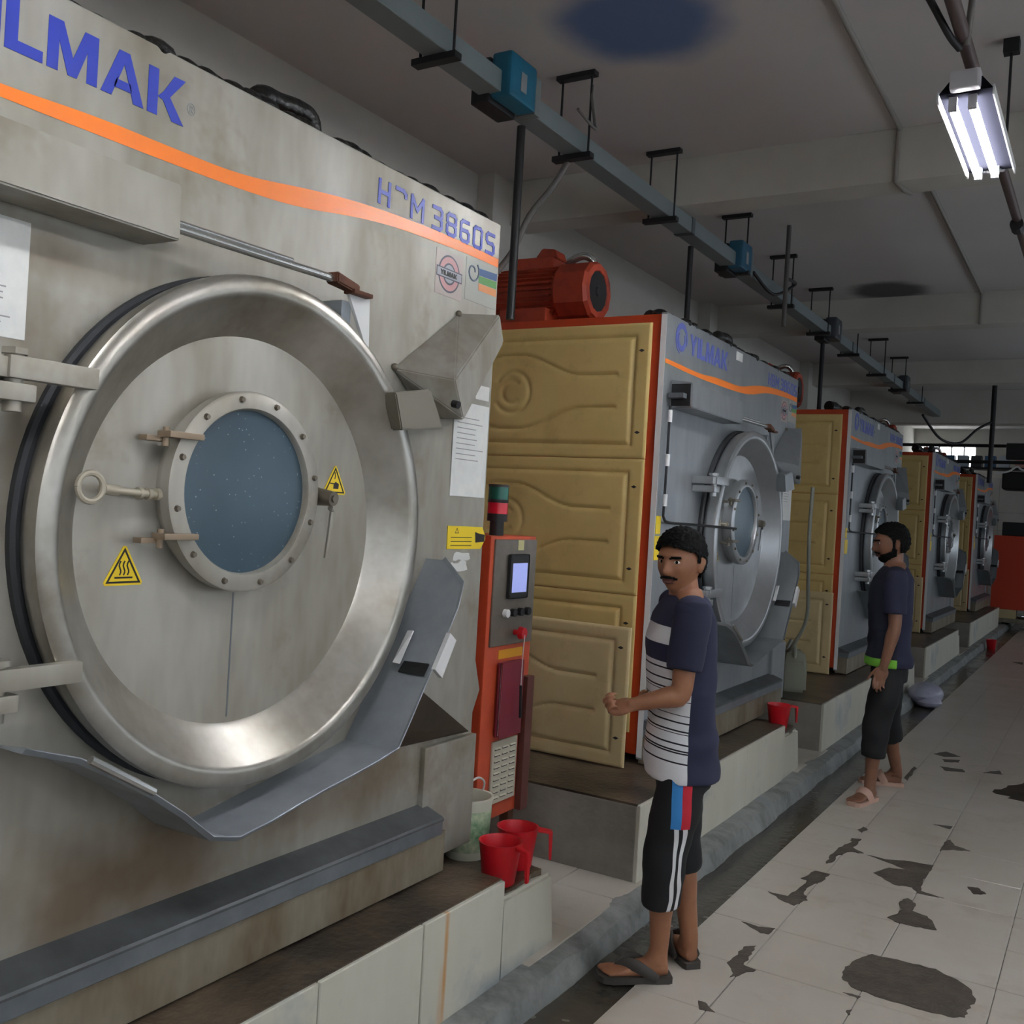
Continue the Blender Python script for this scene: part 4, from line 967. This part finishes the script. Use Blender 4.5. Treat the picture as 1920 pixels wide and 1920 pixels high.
NT, NP = 144, 96
def head_grid():
    vs = [[head_pt(2 * math.pi * i / NT - math.pi, math.pi * (j / NP - .5)) for i in range(NT)] for j in range(NP + 1)]
    return vs
HG = head_grid()
def head_faces(mask=None, off=0.0, jit=0.0, fwd=False):
    t = bmesh.new(); vm = {}
    def V(i, j):
        i %= NT
        if (i, j) not in vm:
            p = HG[j][i]; q = p.copy()
            if off:
                a = HG[j][(i + 1) % NT] - HG[j][i - 1]; b = HG[min(j + 1, NP)][i] - HG[max(j - 1, 0)][i]
                nn = a.cross(b)
                nn = nn.normalized() if nn.length > 1e-9 else p.normalized()
                if fwd: nn = Vector((1, p.y * 12, 0)).normalized()
                q = p + nn * (off(p) if callable(off) else off) + nn * jit * noise.noise(p * 120)
            vm[(i, j)] = t.verts.new(q)
        return vm[(i, j)]
    for j in range(NP):
        for i in range(NT):
            c = (HG[j][i] + HG[j + 1][(i + 1) % NT]) / 2
            if mask is None or mask(c):
                try: t.faces.new((V(i, j), V(i + 1, j), V(i + 1, j + 1), V(i, j + 1)))
                except ValueError: pass
    bmesh.ops.remove_doubles(t, verts=t.verts[:], dist=1e-5)
    return t

def finger_chain(mb, base, d, up, lens, rad, curl):
    p = Vector(base); pts = [p.copy()]; rs = [rad * 1.1]; dd = Vector(d).normalized(); ax = dd.cross(Vector(up)).normalized()
    for k, l in enumerate(lens):
        dd = Matrix.Rotation(-curl[k], 3, ax) @ dd
        p = p + dd * l; pts.append(p.copy()); rs.append(rad * (1 - .1 * (k + 1)))
    mb.tube(pts, rs, 8, smooth=3); mb.ball(pts[-1], rs[-1] * 1.0, 8)

def make_hand(mb, wrist, d, palm, side, curl, sc=1.0):
    # d: direction wrist->fingers, palm: normal out of the palm, side: direction of thumb
    w_ = Vector(wrist); d = Vector(d).normalized(); palm = (Vector(palm) - Vector(palm).dot(d) * d).normalized(); s = d.cross(palm)
    if s.dot(Vector(side)) < 0: s = -s
    back = -palm
    m3 = Matrix((d, s, palm)).transposed()
    mb.ball(w_ + d * .048 * sc, 1, 16, (.056 * sc, .041 * sc, .017 * sc), mx=m3)
    mb.ball(w_ + d * .012 * sc, 1, 12, (.035 * sc, .028 * sc, .021 * sc), mx=m3)
    for k, (o, ln) in enumerate(((.03, .072), (.0105, .080), (-.009, .074), (-.027, .058))):
        finger_chain(mb, w_ + d * (.086 - .006 * abs(k - 1)) * sc + s * o * sc, d, back, [ln * .45 * sc, ln * .32 * sc, ln * .27 * sc], .0088 * sc, [-c for c in curl])
    finger_chain(mb, w_ + d * .022 * sc + s * .028 * sc + palm * .006 * sc, (d * .9 + s * .4 + palm * .45), back, [.034 * sc, .028 * sc, .024 * sc], .0102 * sc, [-.15, -.35, -.25])

def make_foot(mb, heel, toe_dir, ankle, sc=1.0):
    h = Vector(heel); d = Vector((toe_dir[0], toe_dir[1], 0)).normalized(); s = Vector((-d.y, d.x, 0)); z = Vector((0, 0, 1))
    rows = [(0.0, .024, .03, .034), (.03, .031, .045, .04), (.075, .031, .05, .036), (.13, .036, .036, .03), (.175, .043, .024, .022), (.2, .042, .018, .016)]
    t = bmesh.new(); rr = []
    for (u, wd, ht, cz) in rows:
        rr.append([t.verts.new(h + d * u * sc + s * wd * math.cos(a * math.pi / 8) * sc + z * (max(-.001, cz * .72 + ht * .75 * math.sin(a * math.pi / 8)) * sc)) for a in range(16)])
    for i in range(len(rr) - 1):
        for k in range(16): t.faces.new((rr[i][k], rr[i][(k + 1) % 16], rr[i + 1][(k + 1) % 16], rr[i + 1][k]))
    t.faces.new(rr[0][::-1]); t.faces.new(rr[-1]); bmesh.ops.recalc_face_normals(t, faces=t.faces[:])
    mb._add(t)
    return h, d, s
def add_toes(mb, h, d, s, side, sc=1.0):
    for k, (o, l, r_) in enumerate(((.030, .052, .0125), (.010, .05, .009), (-.007, .044, .0085), (-.022, .036, .008), (-.034, .026, .0078))):
        b = h + d * .185 * sc + s * side * o * sc + Vector((0, 0, .013 * sc))
        mb.tube([b - d * .02, b + d * l * .5 * sc, b + d * l * sc + Vector((0, 0, -.003))], [r_ * sc, r_ * sc, r_ * .9 * sc], 8); mb.ball(b + d * l * sc + Vector((0, 0, -.003)), r_ * .9 * sc, 8)

def remeshed(mb, vox, it=4, fac=.5):
    me = mb.mesh(); o = bpy.data.objects.new('tmp', me); col.objects.link(o)
    m = o.modifiers.new('r', 'REMESH'); m.mode = 'VOXEL'; m.voxel_size = vox
    if it:
        s = o.modifiers.new('s', 'SMOOTH'); s.iterations = it; s.factor = fac
    dg = bpy.context.evaluated_depsgraph_get(); out = bpy.data.meshes.new_from_object(o.evaluated_get(dg))
    bpy.data.objects.remove(o); bpy.data.meshes.remove(me)
    for p in out.polygons: p.use_smooth = True
    return out

def puff(me, fn):
    ns = [v.normal.copy() for v in me.vertices]; cs = [v.co.copy() for v in me.vertices]; out = []
    for c, n in zip(cs, ns): out.extend(c + n * fn(c))
    me.vertices.foreach_set('co', out); me.update()

def skin_mat(name, c, c2):
    m = mat(name, c, .5, 0, c2, 9, .4, .05, 120)
    m.node_tree.nodes['Principled BSDF'].inputs['Subsurface Weight'].default_value = 0.05
    m.node_tree.nodes['Principled BSDF'].inputs['Subsurface Radius'].default_value = (.01, .004, .002)
    return m

def person(loc, face, S):
    """S: spec with joints in WORLD offsets; stored in a local frame facing +x"""
    root = thing('person', (loc[0], loc[1], 0), face)
    RI = Matrix.Rotation(-face, 3, 'Z'); o0 = Vector((loc[0], loc[1], 0))
    J = {k: RI @ (Vector(v) - o0) for k, v in S['j'].items()}
    dirL = lambda v: RI @ (Vector(v) if len(v) == 3 else Vector((v[0], v[1], 0)))
    sk = S['scale']
    body = MB()
    # torso
    T = [(.0, 0, .80, .078, .12), (.0, 0, .90, .082, .12), (.005, 0, 1.0, .092, .13), (.01, 0, 1.12, .10, .145), (.01, 0, 1.22, .102, .158), (.0, 0, 1.31, .088, .155), (-.008, 0, 1.365, .06, .105), (-.01, 0, 1.40, .05, .055)]
    pc = J['pelvis']; nc = J['neck']
    def lean(z): u = (z - .84 * sk) / ((1.38 - .84) * sk); return pc.lerp(nc, u)
    def torso(grow, rows): return [(lean(z * sk).x + cx, lean(z * sk).y + cy, z * sk, (rx + grow) * sk, (ry + grow) * sk) for cx, cy, z, rx, ry in rows]
    body.loft(torso(0, T))
    # head
    hm = Matrix.Translation(J['head']) @ Matrix.Rotation(S['head_az'] - face, 4, 'Z') @ Matrix.Rotation(S.get('head_pitch', 0), 4, 'Y') @ Matrix.Rotation(S.get('head_roll', 0), 4, 'X') @ Matrix.Scale(S['head_scale'], 4)
    body._add(head_faces(), 0, hm)
    for s in (1, -1):
        q = hm @ Matrix.Translation((-.014, s * .081, -.004)) @ Matrix.Rotation(s * R(-32), 4, 'Z') @ Matrix.Rotation(R(-8), 4, 'Y')
        t = bmesh.new(); bmesh.ops.create_uvsphere(t, u_segments=16, v_segments=12, radius=1)
        for v in t.verts:
            v.co = Vector((v.co.x * .02 * (1.15 if v.co.z > 0 else .8), v.co.y * .008, v.co.z * .033))
        body._add(t, 0, q)
    body.tube([J['neck'] + Vector((0, 0, -.05)), J['neck'] + Vector((.004, 0, .02)), J['head'] + (hm.to_3x3() @ Vector((-.018, 0, -.05)))], [.066 * sk, .054 * sk, .052 * sk], 20, smooth=4)
    # limbs
    for sd in 'LR':
        sh, el, wr = J['sh' + sd], J['el' + sd], J['wr' + sd]
        fo_ = (wr - el); up_ = (el - sh)
        body.tube([sh, sh + up_ * .3, sh + up_ * .7, el, el + fo_ * .25, el + fo_ * .6, wr, wr + fo_.normalized() * .02], [.052 * sk, .046 * sk, .040 * sk, .036 * sk, .038 * sk, .031 * sk, .024 * sk, .023 * sk], 16, smooth=4)
        make_hand(body, wr, dirL(S['hand' + sd][0]), dirL(S['hand' + sd][1]), dirL(S['hand' + sd][2]), S['hand' + sd][3], 1.0 * sk)
        hp, kn, an = J['hip' + sd], J['kn' + sd], J['an' + sd]
        body.tube([hp, hp.lerp(kn, .4), kn, kn.lerp(an, .3), kn.lerp(an, .7), an, an + Vector((0, 0, -.035))], [.064 * sk, .064 * sk, .05 * sk, .050 * sk, .038 * sk, .032 * sk, .033 * sk], 20, smooth=4)
        hh = RI @ (Vector(S['foot' + sd][0]) - o0); fd = dirL(S['foot' + sd][1])
        h, d, s = make_foot(body, hh + Vector((0, 0, S['sole'])), fd, an, sk)
        add_toes(body, h, d, s, -1 if sd == 'L' else 1, sk)
        body.tube([an + Vector((0, 0, .02)), h + d * .045 * sk + Vector((0, 0, .06 * sk)), h + d * .07 * sk + Vector((0, 0, .035 * sk))], [.034 * sk, .034 * sk, .03 * sk], 12)
        # footwear
        fw = MB(); sl = S['sole']
        prof = [(-.015, .028), (0, .036), (.04, .039), (.09, .037), (.15, .046), (.2, .05), (.235, .042), (.252, .022)]
        side = -1 if sd == 'L' else 1
        h0 = Vector((h.x, h.y, 0))
        poly = [h0 + d * u * sk + s * wd * sk for u, wd in prof] + [h0 + d * u * sk - s * wd * sk for u, wd in reversed(prof)]
        fw.prism([(p.x, p.y) for p in poly], 'z', S['ground'][sd] + .001, sl + .004)
        fo2 = fw.build('sandal_sole', S['shoe'], root)
        st_ = MB()
        if S['strap'] == 'band':
            for (u, hh_) in ((.14, .055),):
                st_.tube([h + d * .10 * sk + s * .045 * sk, h + d * .125 * sk + s * .036 * sk + Vector((0, 0, .045)), h + d * .135 * sk + Vector((0, 0, .062)), h + d * .125 * sk - s * .036 * sk + Vector((0, 0, .045)), h + d * .10 * sk - s * .045 * sk], .024, 10, smooth=5, sq=.3)
        else:
            for q in (1, -1):
                st_.tube([h + d * .045 * sk + q * s * .046 * sk + Vector((0, 0, .004)), h + d * .09 * sk + q * s * .044 * sk + Vector((0, 0, .03)), h + d * .135 * sk + q * s * .026 * sk + Vector((0, 0, .046)), h + d * .185 * sk + s * side * .012 + Vector((0, 0, .026))], [.016, .02, .022, .012], 10, smooth=5, sq=.45)
        st_.build('sandal_strap', S['shoe'], root, True)
    me = remeshed(body, .005, 3, .5)
    link('body', me, S['skin'], root)
    # face features
    HM = hm
    def patch(name, mask, off, m, jit=0.0, fwd=False):
        t = head_faces(mask, off, jit, fwd)
        if not t.faces: t.free(); return None
        bmesh.ops.solidify(t, geom=t.faces[:], thickness=-.004)
        bmesh.ops.transform(t, matrix=HM, verts=t.verts[:])
        bmesh.ops.recalc_face_normals(t, faces=t.faces[:])
        me = bpy.data.meshes.new(name); t.to_mesh(me); t.free()
        return link(name, me, m, root, True)
    def hair(c):
        ay = abs(c.y)
        if c.x > .03: return c.z > S['hairline'] - .014 * (ay / .06) ** 2
        if c.x > .006: return c.z > .024 + (c.x - .006) * .9
        if c.x > -.034: return c.z > (.004 if c.x > -.006 else .026)
        return c.z > -.052
    htop = S['hair_top']
    patch('hair', hair, lambda p: .004 + htop * max(0, min(1, (p.z - .01) / .07)) + .006 * max(0, min(1, -p.x / .06)), S['hair'], .006)
    patch('eyebrow', lambda c: c.x > .03 and .013 < abs(c.y) < .050 and .0225 < c.z + .14 * abs(abs(c.y) - .034) < .030, .0016, S['hair'], .001)
    patch('moustache', lambda c: c.x > .03 and abs(c.y) < .034 and -.0530 < c.z + .25 * max(0, abs(c.y) - .012) < -.0445, .0018, S['hair'], .001, True)
    patch('lips', lambda c: c.x > .04 and abs(c.y) < .023 - .4 * abs(c.z + .0605) and -.070 < c.z < -.0525, .0008, S['lip'])
    if S.get('beard'):
        patch('beard', lambda c: c.x > -.014 and c.z > -.113 and (c.z < -.076 or (abs(c.y) > .028 and c.z < -.05 - .35 * c.x + .012) or (c.x < .012 and abs(c.y) > .05 and c.z < .03)), .003, S['hair'], .002)
    elif S.get('goatee'):
        patch('goatee', lambda c: c.x > .03 and c.z < -.09 and abs(c.y) < .028 and c.z > -.112, .0022, S['hair'], .003)
    for s in (1, -1):
        c = None; best = 9
        for row in HG:
            for p in row:
                if p.x > .04:
                    dd = (p.y - s * .0315) ** 2 + (p.z - .006) ** 2
                    if dd < best: best = dd; c = p
        e = MB(); gz_ = S.get('gaze', 0)
        e.ball((0, 0, 0), 1, 20, (.006, .0145, .0068))
        e.ball((.0032, gz_, .0004), 1, 14, (.0042, .0062, .0062), 1)
        e.hull([(.0, -.0155, .0055), (.006, -.012, .008), (.006, .012, .008), (0, .0155, .0055), (.004, 0, .0105), (.0062, 0, .0085), (-.004, 0, .008)], 0, 2)
        me = e.mesh(); me.transform(HM @ Matrix.Translation((c.x - .0012, c.y, c.z)) @ Matrix.Rotation(s * R(14), 4, 'Z'))
        link('eye', me, [S['eyew'], S['hair'], S['skin']], root, True)
    # clothes
    hem = S['hem']
    rows = [(.004, 0, hem, .121, .160), (.004, 0, hem + .03, .121, .160), (.002, 0, .90, .108, .148), (.004, 0, 1.0, .108, .146), (.008, 0, 1.12, .112, .155), (.01, 0, 1.22, .112, .165), (.0, 0, 1.30, .098, .166), (-.004, 0, 1.342, .074, .13), (-.008, 0, 1.368, .06, .074), (-.008, 0, 1.376, .054, .062)]
    sb = MB().loft(torso(0.012, rows), 48)
    for sd in 'LR': sb.ball(J['sh' + sd] + Vector((0, 0, .005)), .066 * sk, 20, (1.05, .95, .95))
    for k in range(5):   # soft folds
        a = .5 + k * 1.2
    me = remeshed(sb, .008, 6, .5)
    for v in me.vertices:
        z = v.co.z
        f = .009 * noise.noise(Vector((v.co.x * 9, v.co.y * 9, z * 5 + 3))) + .004 * math.sin(z * 38 + 9 * v.co.x + 5 * noise.noise(v.co * 6))* (1 if z < 1.05 else .4)
        rad = Vector((v.co.x - lean(z).x, v.co.y - lean(z).y, 0))
        if rad.length > 1e-4: v.co += rad.normalized() * f
    link('shirt', me, S['shirt'], root)
    for sd in 'LR':
        sh, el = J['sh' + sd], J['el' + sd]; u = el - sh
        sv = MB().tube([sh + Vector((0, 0, .03)) - u * .05, sh + u * .15, sh + u * .45, sh + u * S['sleeve']], [.058 * sk, .068 * sk, .064 * sk, .062 * sk], 24, smooth=5)
        me = remeshed(sv, .007, 4, .5)
        puff(me, lambda c: .004 * noise.noise(c * 14))
        link('sleeve', me, S['sleeve_mat'], root)
    tb = MB()
    tb.loft([(lean(z * sk).x + cx, lean(z * sk).y, z * sk, rx * sk, ry * sk) for cx, z, rx, ry in ((0, .70, .10, .145), (0, .76, .105, .15), (0, .84, .10, .146), (0, .93, .09, .135))], 40)
    for sd in 'LR':
        hp, kn, an = J['hip' + sd], J['kn' + sd], J['an' + sd]
        end = kn.lerp(an, S['cuff'][sd])
        tb.tube([hp + Vector((0, 0, -.02)), hp.lerp(kn, .5), kn, kn.lerp(end, .6), end], [.080 * sk, .088 * sk, .078 * sk, .073 * sk, .070 * sk], 24, smooth=5)
    me = remeshed(tb, .008, 5, .5)
    puff(me, lambda c: .010 * noise.noise(Vector((c.x * 8, c.y * 8, c.z * 14))))
    link('trousers', me, S['trousers'], root)
    return root

def shirt_mat():
    m = bpy.data.materials.new('striped_shirt'); m.use_nodes = True
    nt = m.node_tree; N = nt.nodes; L = nt.links; b = N['Principled BSDF']; b.inputs['Roughness'].default_value = .85
    tc = N.new('ShaderNodeTexCoord'); sp_ = N.new('ShaderNodeSeparateXYZ'); L.new(tc.outputs['Object'], sp_.inputs[0])
    def math_(op, a, bb=None):
        n = N.new('ShaderNodeMath'); n.operation = op
        for i, v in enumerate((a, bb)):
            if v is None: continue
            if isinstance(v, (int, float)): n.inputs[i].default_value = v
            else: L.new(v, n.inputs[i])
        return n.outputs[0]
    z = sp_.outputs[2]; x = sp_.outputs[0]
    zc = math_('SUBTRACT', z, math_('MULTIPLY', x, .10))
    rp = N.new('ShaderNodeValToRGB'); cr = rp.color_ramp; cr.interpolation = 'CONSTANT'
    navy, wht, blk = srgb(34, 36, 62), srgb(222, 222, 226), srgb(30, 30, 36)
    lo, hi = .70, 1.40
    P = lambda zz: (zz - lo) / (hi - lo)
    stops = [(.70, wht)]
    for zz in (.795, .83, .838, .86, .895, .905, .935, .96, 1.01, 1.04, 1.05, 1.08, 1.115): stops += [(zz, blk), (zz + .0042, wht)]
    stops += [(1.135, navy), (1.20, wht), (1.262, navy)]
    stops.sort(key=lambda q: q[0])
    cr.elements[0].position = 0; cr.elements[0].color = stops[0][1]
    cr.elements[1].position = P(stops[1][0]); cr.elements[1].color = stops[1][1]
    for zz, c in stops[2:]:
        if len(cr.elements) >= 32: break
        e = cr.elements.new(P(zz)); e.color = c
    mr = N.new('ShaderNodeMapRange'); mr.inputs[1].default_value = lo; mr.inputs[2].default_value = hi
    L.new(zc, mr.inputs[0]); L.new(mr.outputs[0], rp.inputs[0])
    fr = math_('GREATER_THAN', x, -.012)
    mx = N.new('ShaderNodeMix'); mx.data_type = 'RGBA'; mx.inputs[6].default_value = navy
    L.new(fr, mx.inputs[0]); L.new(rp.outputs[0], mx.inputs[7]); L.new(mx.outputs[2], b.inputs['Base Color'])
    return m

def trouser_mat():
    m = bpy.data.materials.new('side_striped_trousers'); m.use_nodes = True
    nt = m.node_tree; N = nt.nodes; L = nt.links; b = N['Principled BSDF']; b.inputs['Roughness'].default_value = .8
    tc = N.new('ShaderNodeTexCoord'); sp_ = N.new('ShaderNodeSeparateXYZ'); L.new(tc.outputs['Object'], sp_.inputs[0])
    def math_(op, a, bb=None):
        n = N.new('ShaderNodeMath'); n.operation = op
        for i, v in enumerate((a, bb)):
            if v is None: continue
            if isinstance(v, (int, float)): n.inputs[i].default_value = v
            else: L.new(v, n.inputs[i])
        return n.outputs[0]
    x, y, z = sp_.outputs
    nz = N.new('ShaderNodeTexNoise'); nz.inputs['Scale'].default_value = 9; nz.inputs['Detail'].default_value = 0
    L.new(tc.outputs['Object'], nz.inputs['Vector'])
    xs = math_('ADD', math_('SUBTRACT', x, TROUSER_X), math_('MULTIPLY', math_('SUBTRACT', nz.outputs['Fac'], .5), .05))
    outer = math_('GREATER_THAN', y, .09)
    def band(a, bb, za, zb_, xv):
        q = math_('MULTIPLY', math_('GREATER_THAN', xv, a), math_('LESS_THAN', xv, bb))
        q = math_('MULTIPLY', q, math_('MULTIPLY', math_('GREATER_THAN', z, za), math_('LESS_THAN', z, zb_)))
        return math_('MULTIPLY', q, outer)
    last = None
    x0 = math_('SUBTRACT', x, TROUSER_X)
    for mask, c in ((band(.0, .036, .575, .76, x0), srgb(52, 128, 196)), (band(-.034, .0, .575, .76, x0), srgb(190, 34, 52)),
                    (band(.012, .026, .0, .575, xs), srgb(220, 220, 222)), (band(-.014, .0, .0, .575, xs), srgb(220, 220, 222))):
        mx = N.new('ShaderNodeMix'); mx.data_type = 'RGBA'
        if last is None: mx.inputs[6].default_value = srgb(16, 16, 20)
        else: L.new(last, mx.inputs[6])
        mx.inputs[7].default_value = c; L.new(mask, mx.inputs[0]); last = mx.outputs[2]
    L.new(last, b.inputs['Base Color'])
    return m
TROUSER_X = 0.0

hair_m = mat('black_hair', srgb(10, 9, 9), .7, 0, srgb(4, 4, 4), 60, .4, .5, 160, spec=.15)
eyew = mat('eye_white', srgb(206, 198, 190), .2)
lipm = mat('lips', srgb(104, 62, 54), .5)
skin1 = skin_mat('brown_skin', srgb(158, 108, 78), srgb(138, 92, 66))
skin2 = skin_mat('deep_brown_skin', srgb(132, 90, 68), srgb(112, 76, 58))
navy = mat('navy_cotton', srgb(34, 36, 62), .85, 0, srgb(28, 30, 52), 6, .4)
P1L = (.60, 3.45)
S1 = dict(
    scale=1.0, head_scale=.97, sole=.02, ground={'L': .0, 'R': .0},
    j=dict(pelvis=(.635, 3.445, .84), neck=(.612, 3.445, 1.375), head=(.596, 3.425, 1.492),
           shL=(.70, 3.305, 1.322), elL=(.688, 3.265, 1.045), wrL=(.548, 3.20, 1.0),
           shR=(.525, 3.585, 1.322), elR=(.60, 3.66, 1.06), wrR=(.56, 3.45, .985),
           hipL=(.68, 3.37, .80), knL=(.632, 3.34, .435), anL=(.625, 3.365, .10),
           hipR=(.59, 3.52, .80), knR=(.62, 3.54, .435), anR=(.667, 3.556, .10)),
    handL=((-.9, -.2, -.3), (.15, .6, -.75), (-.3, .6, .6), [1.1, 1.4, 1.0]), handR=((-.5, -.8, -.25), (-.1, -.6, -.75), (-.3, -.7, .5), [.9, 1.2, .8]),
    footL=((.652, 3.385, 0), (-.21, -.15)), footR=((.690, 3.534, 0), (-.185, .171)),
    head_az=R(260), head_pitch=R(3), head_roll=R(0), hairline=.060, hair_top=.014, gaze=.002,
    skin=skin1, hair=hair_m, eyew=eyew, lip=lipm, shirt=shirt_mat(), sleeve_mat=navy, sleeve=.70, trousers=trouser_mat(), hem=.725,
    cuff=dict(L=.47, R=.25), shoe=mat('dark_rubber_sandal', srgb(62, 58, 54), .6), strap='thong')
p1 = person(P1L, R(214), S1)
tag(p1, 'man in navy shirt with white striped front and black side-striped shorts, looking back', 'person')

def shirt2_mat():
    m = bpy.data.materials.new('navy_shirt_green_hem'); m.use_nodes = True
    nt = m.node_tree; N = nt.nodes; L = nt.links; b = N['Principled BSDF']; b.inputs['Roughness'].default_value = .85
    tc = N.new('ShaderNodeTexCoord'); sp_ = N.new('ShaderNodeSeparateXYZ'); L.new(tc.outputs['Object'], sp_.inputs[0])
    rp = N.new('ShaderNodeValToRGB'); rp.color_ramp.interpolation = 'CONSTANT'
    rp.color_ramp.elements[0].color = srgb(120, 190, 60); rp.color_ramp.elements[1].position = .5; rp.color_ramp.elements[1].color = srgb(26, 28, 46)
    mr = N.new('ShaderNodeMapRange'); mr.inputs[1].default_value = .80; mr.inputs[2].default_value = .95
    L.new(sp_.outputs[2], mr.inputs[0]); L.new(mr.outputs[0], rp.inputs[0])
    gt = N.new('ShaderNodeMath'); gt.operation = 'GREATER_THAN'; L.new(sp_.outputs[0], gt.inputs[0]); gt.inputs[1].default_value = -.03
    mx = N.new('ShaderNodeMix'); mx.data_type = 'RGBA'; mx.inputs[6].default_value = srgb(30, 32, 58)
    L.new(gt.outputs[0], mx.inputs[0]); L.new(rp.outputs[0], mx.inputs[7]); L.new(mx.outputs[2], b.inputs['Base Color'])
    return m
k2s = 1.045
S2 = dict(
    scale=k2s, head_scale=1.02, sole=.02, ground={'L': .0, 'R': .0},
    j=dict(pelvis=(.79, 6.52, .88), neck=(.79, 6.50, 1.435), head=(.765, 6.49, 1.575),
           shL=(.83, 6.345, 1.375), elL=(.845, 6.32, 1.08), wrL=(.80, 6.30, .84),
           shR=(.75, 6.655, 1.375), elR=(.80, 6.70, 1.08), wrR=(.79, 6.70, .84),
           hipL=(.815, 6.44, .84), knL=(.76, 6.39, .46), anL=(.745, 6.385, .10),
           hipR=(.775, 6.60, .84), knR=(.76, 6.72, .47), anR=(.815, 6.87, .10)),
    handL=((-.25, 0, -.95), (-.5, .8, -.1), (-.9, -.3, 0), [.35, .5, .4]), handR=((-.2, 0, -.95), (-.5, -.8, -.1), (-.9, .3, 0), [.35, .5, .4]),
    footL=((.76, 6.43, 0), (-.06, -.2)), footR=((.84, 6.90, 0), (-.25, -.08)),
    head_az=R(205), head_pitch=R(6), hairline=.068, hair_top=.010, gaze=0.0,
    skin=skin2, hair=hair_m, eyew=eyew, lip=lipm, shirt=shirt2_mat(), sleeve_mat=navy, sleeve=.74, trousers=mat('black_cotton', srgb(14, 14, 17), .8), hem=.785,
    cuff=dict(L=.52, R=.42), shoe=mat('tan_sandal', srgb(186, 152, 136), .6), strap='band', beard=True)
p2 = person((.78, 6.52), R(198), S2)
tag(p2, 'bearded man in dark shirt with lime hem and black cropped trousers, farther down the row', 'person')
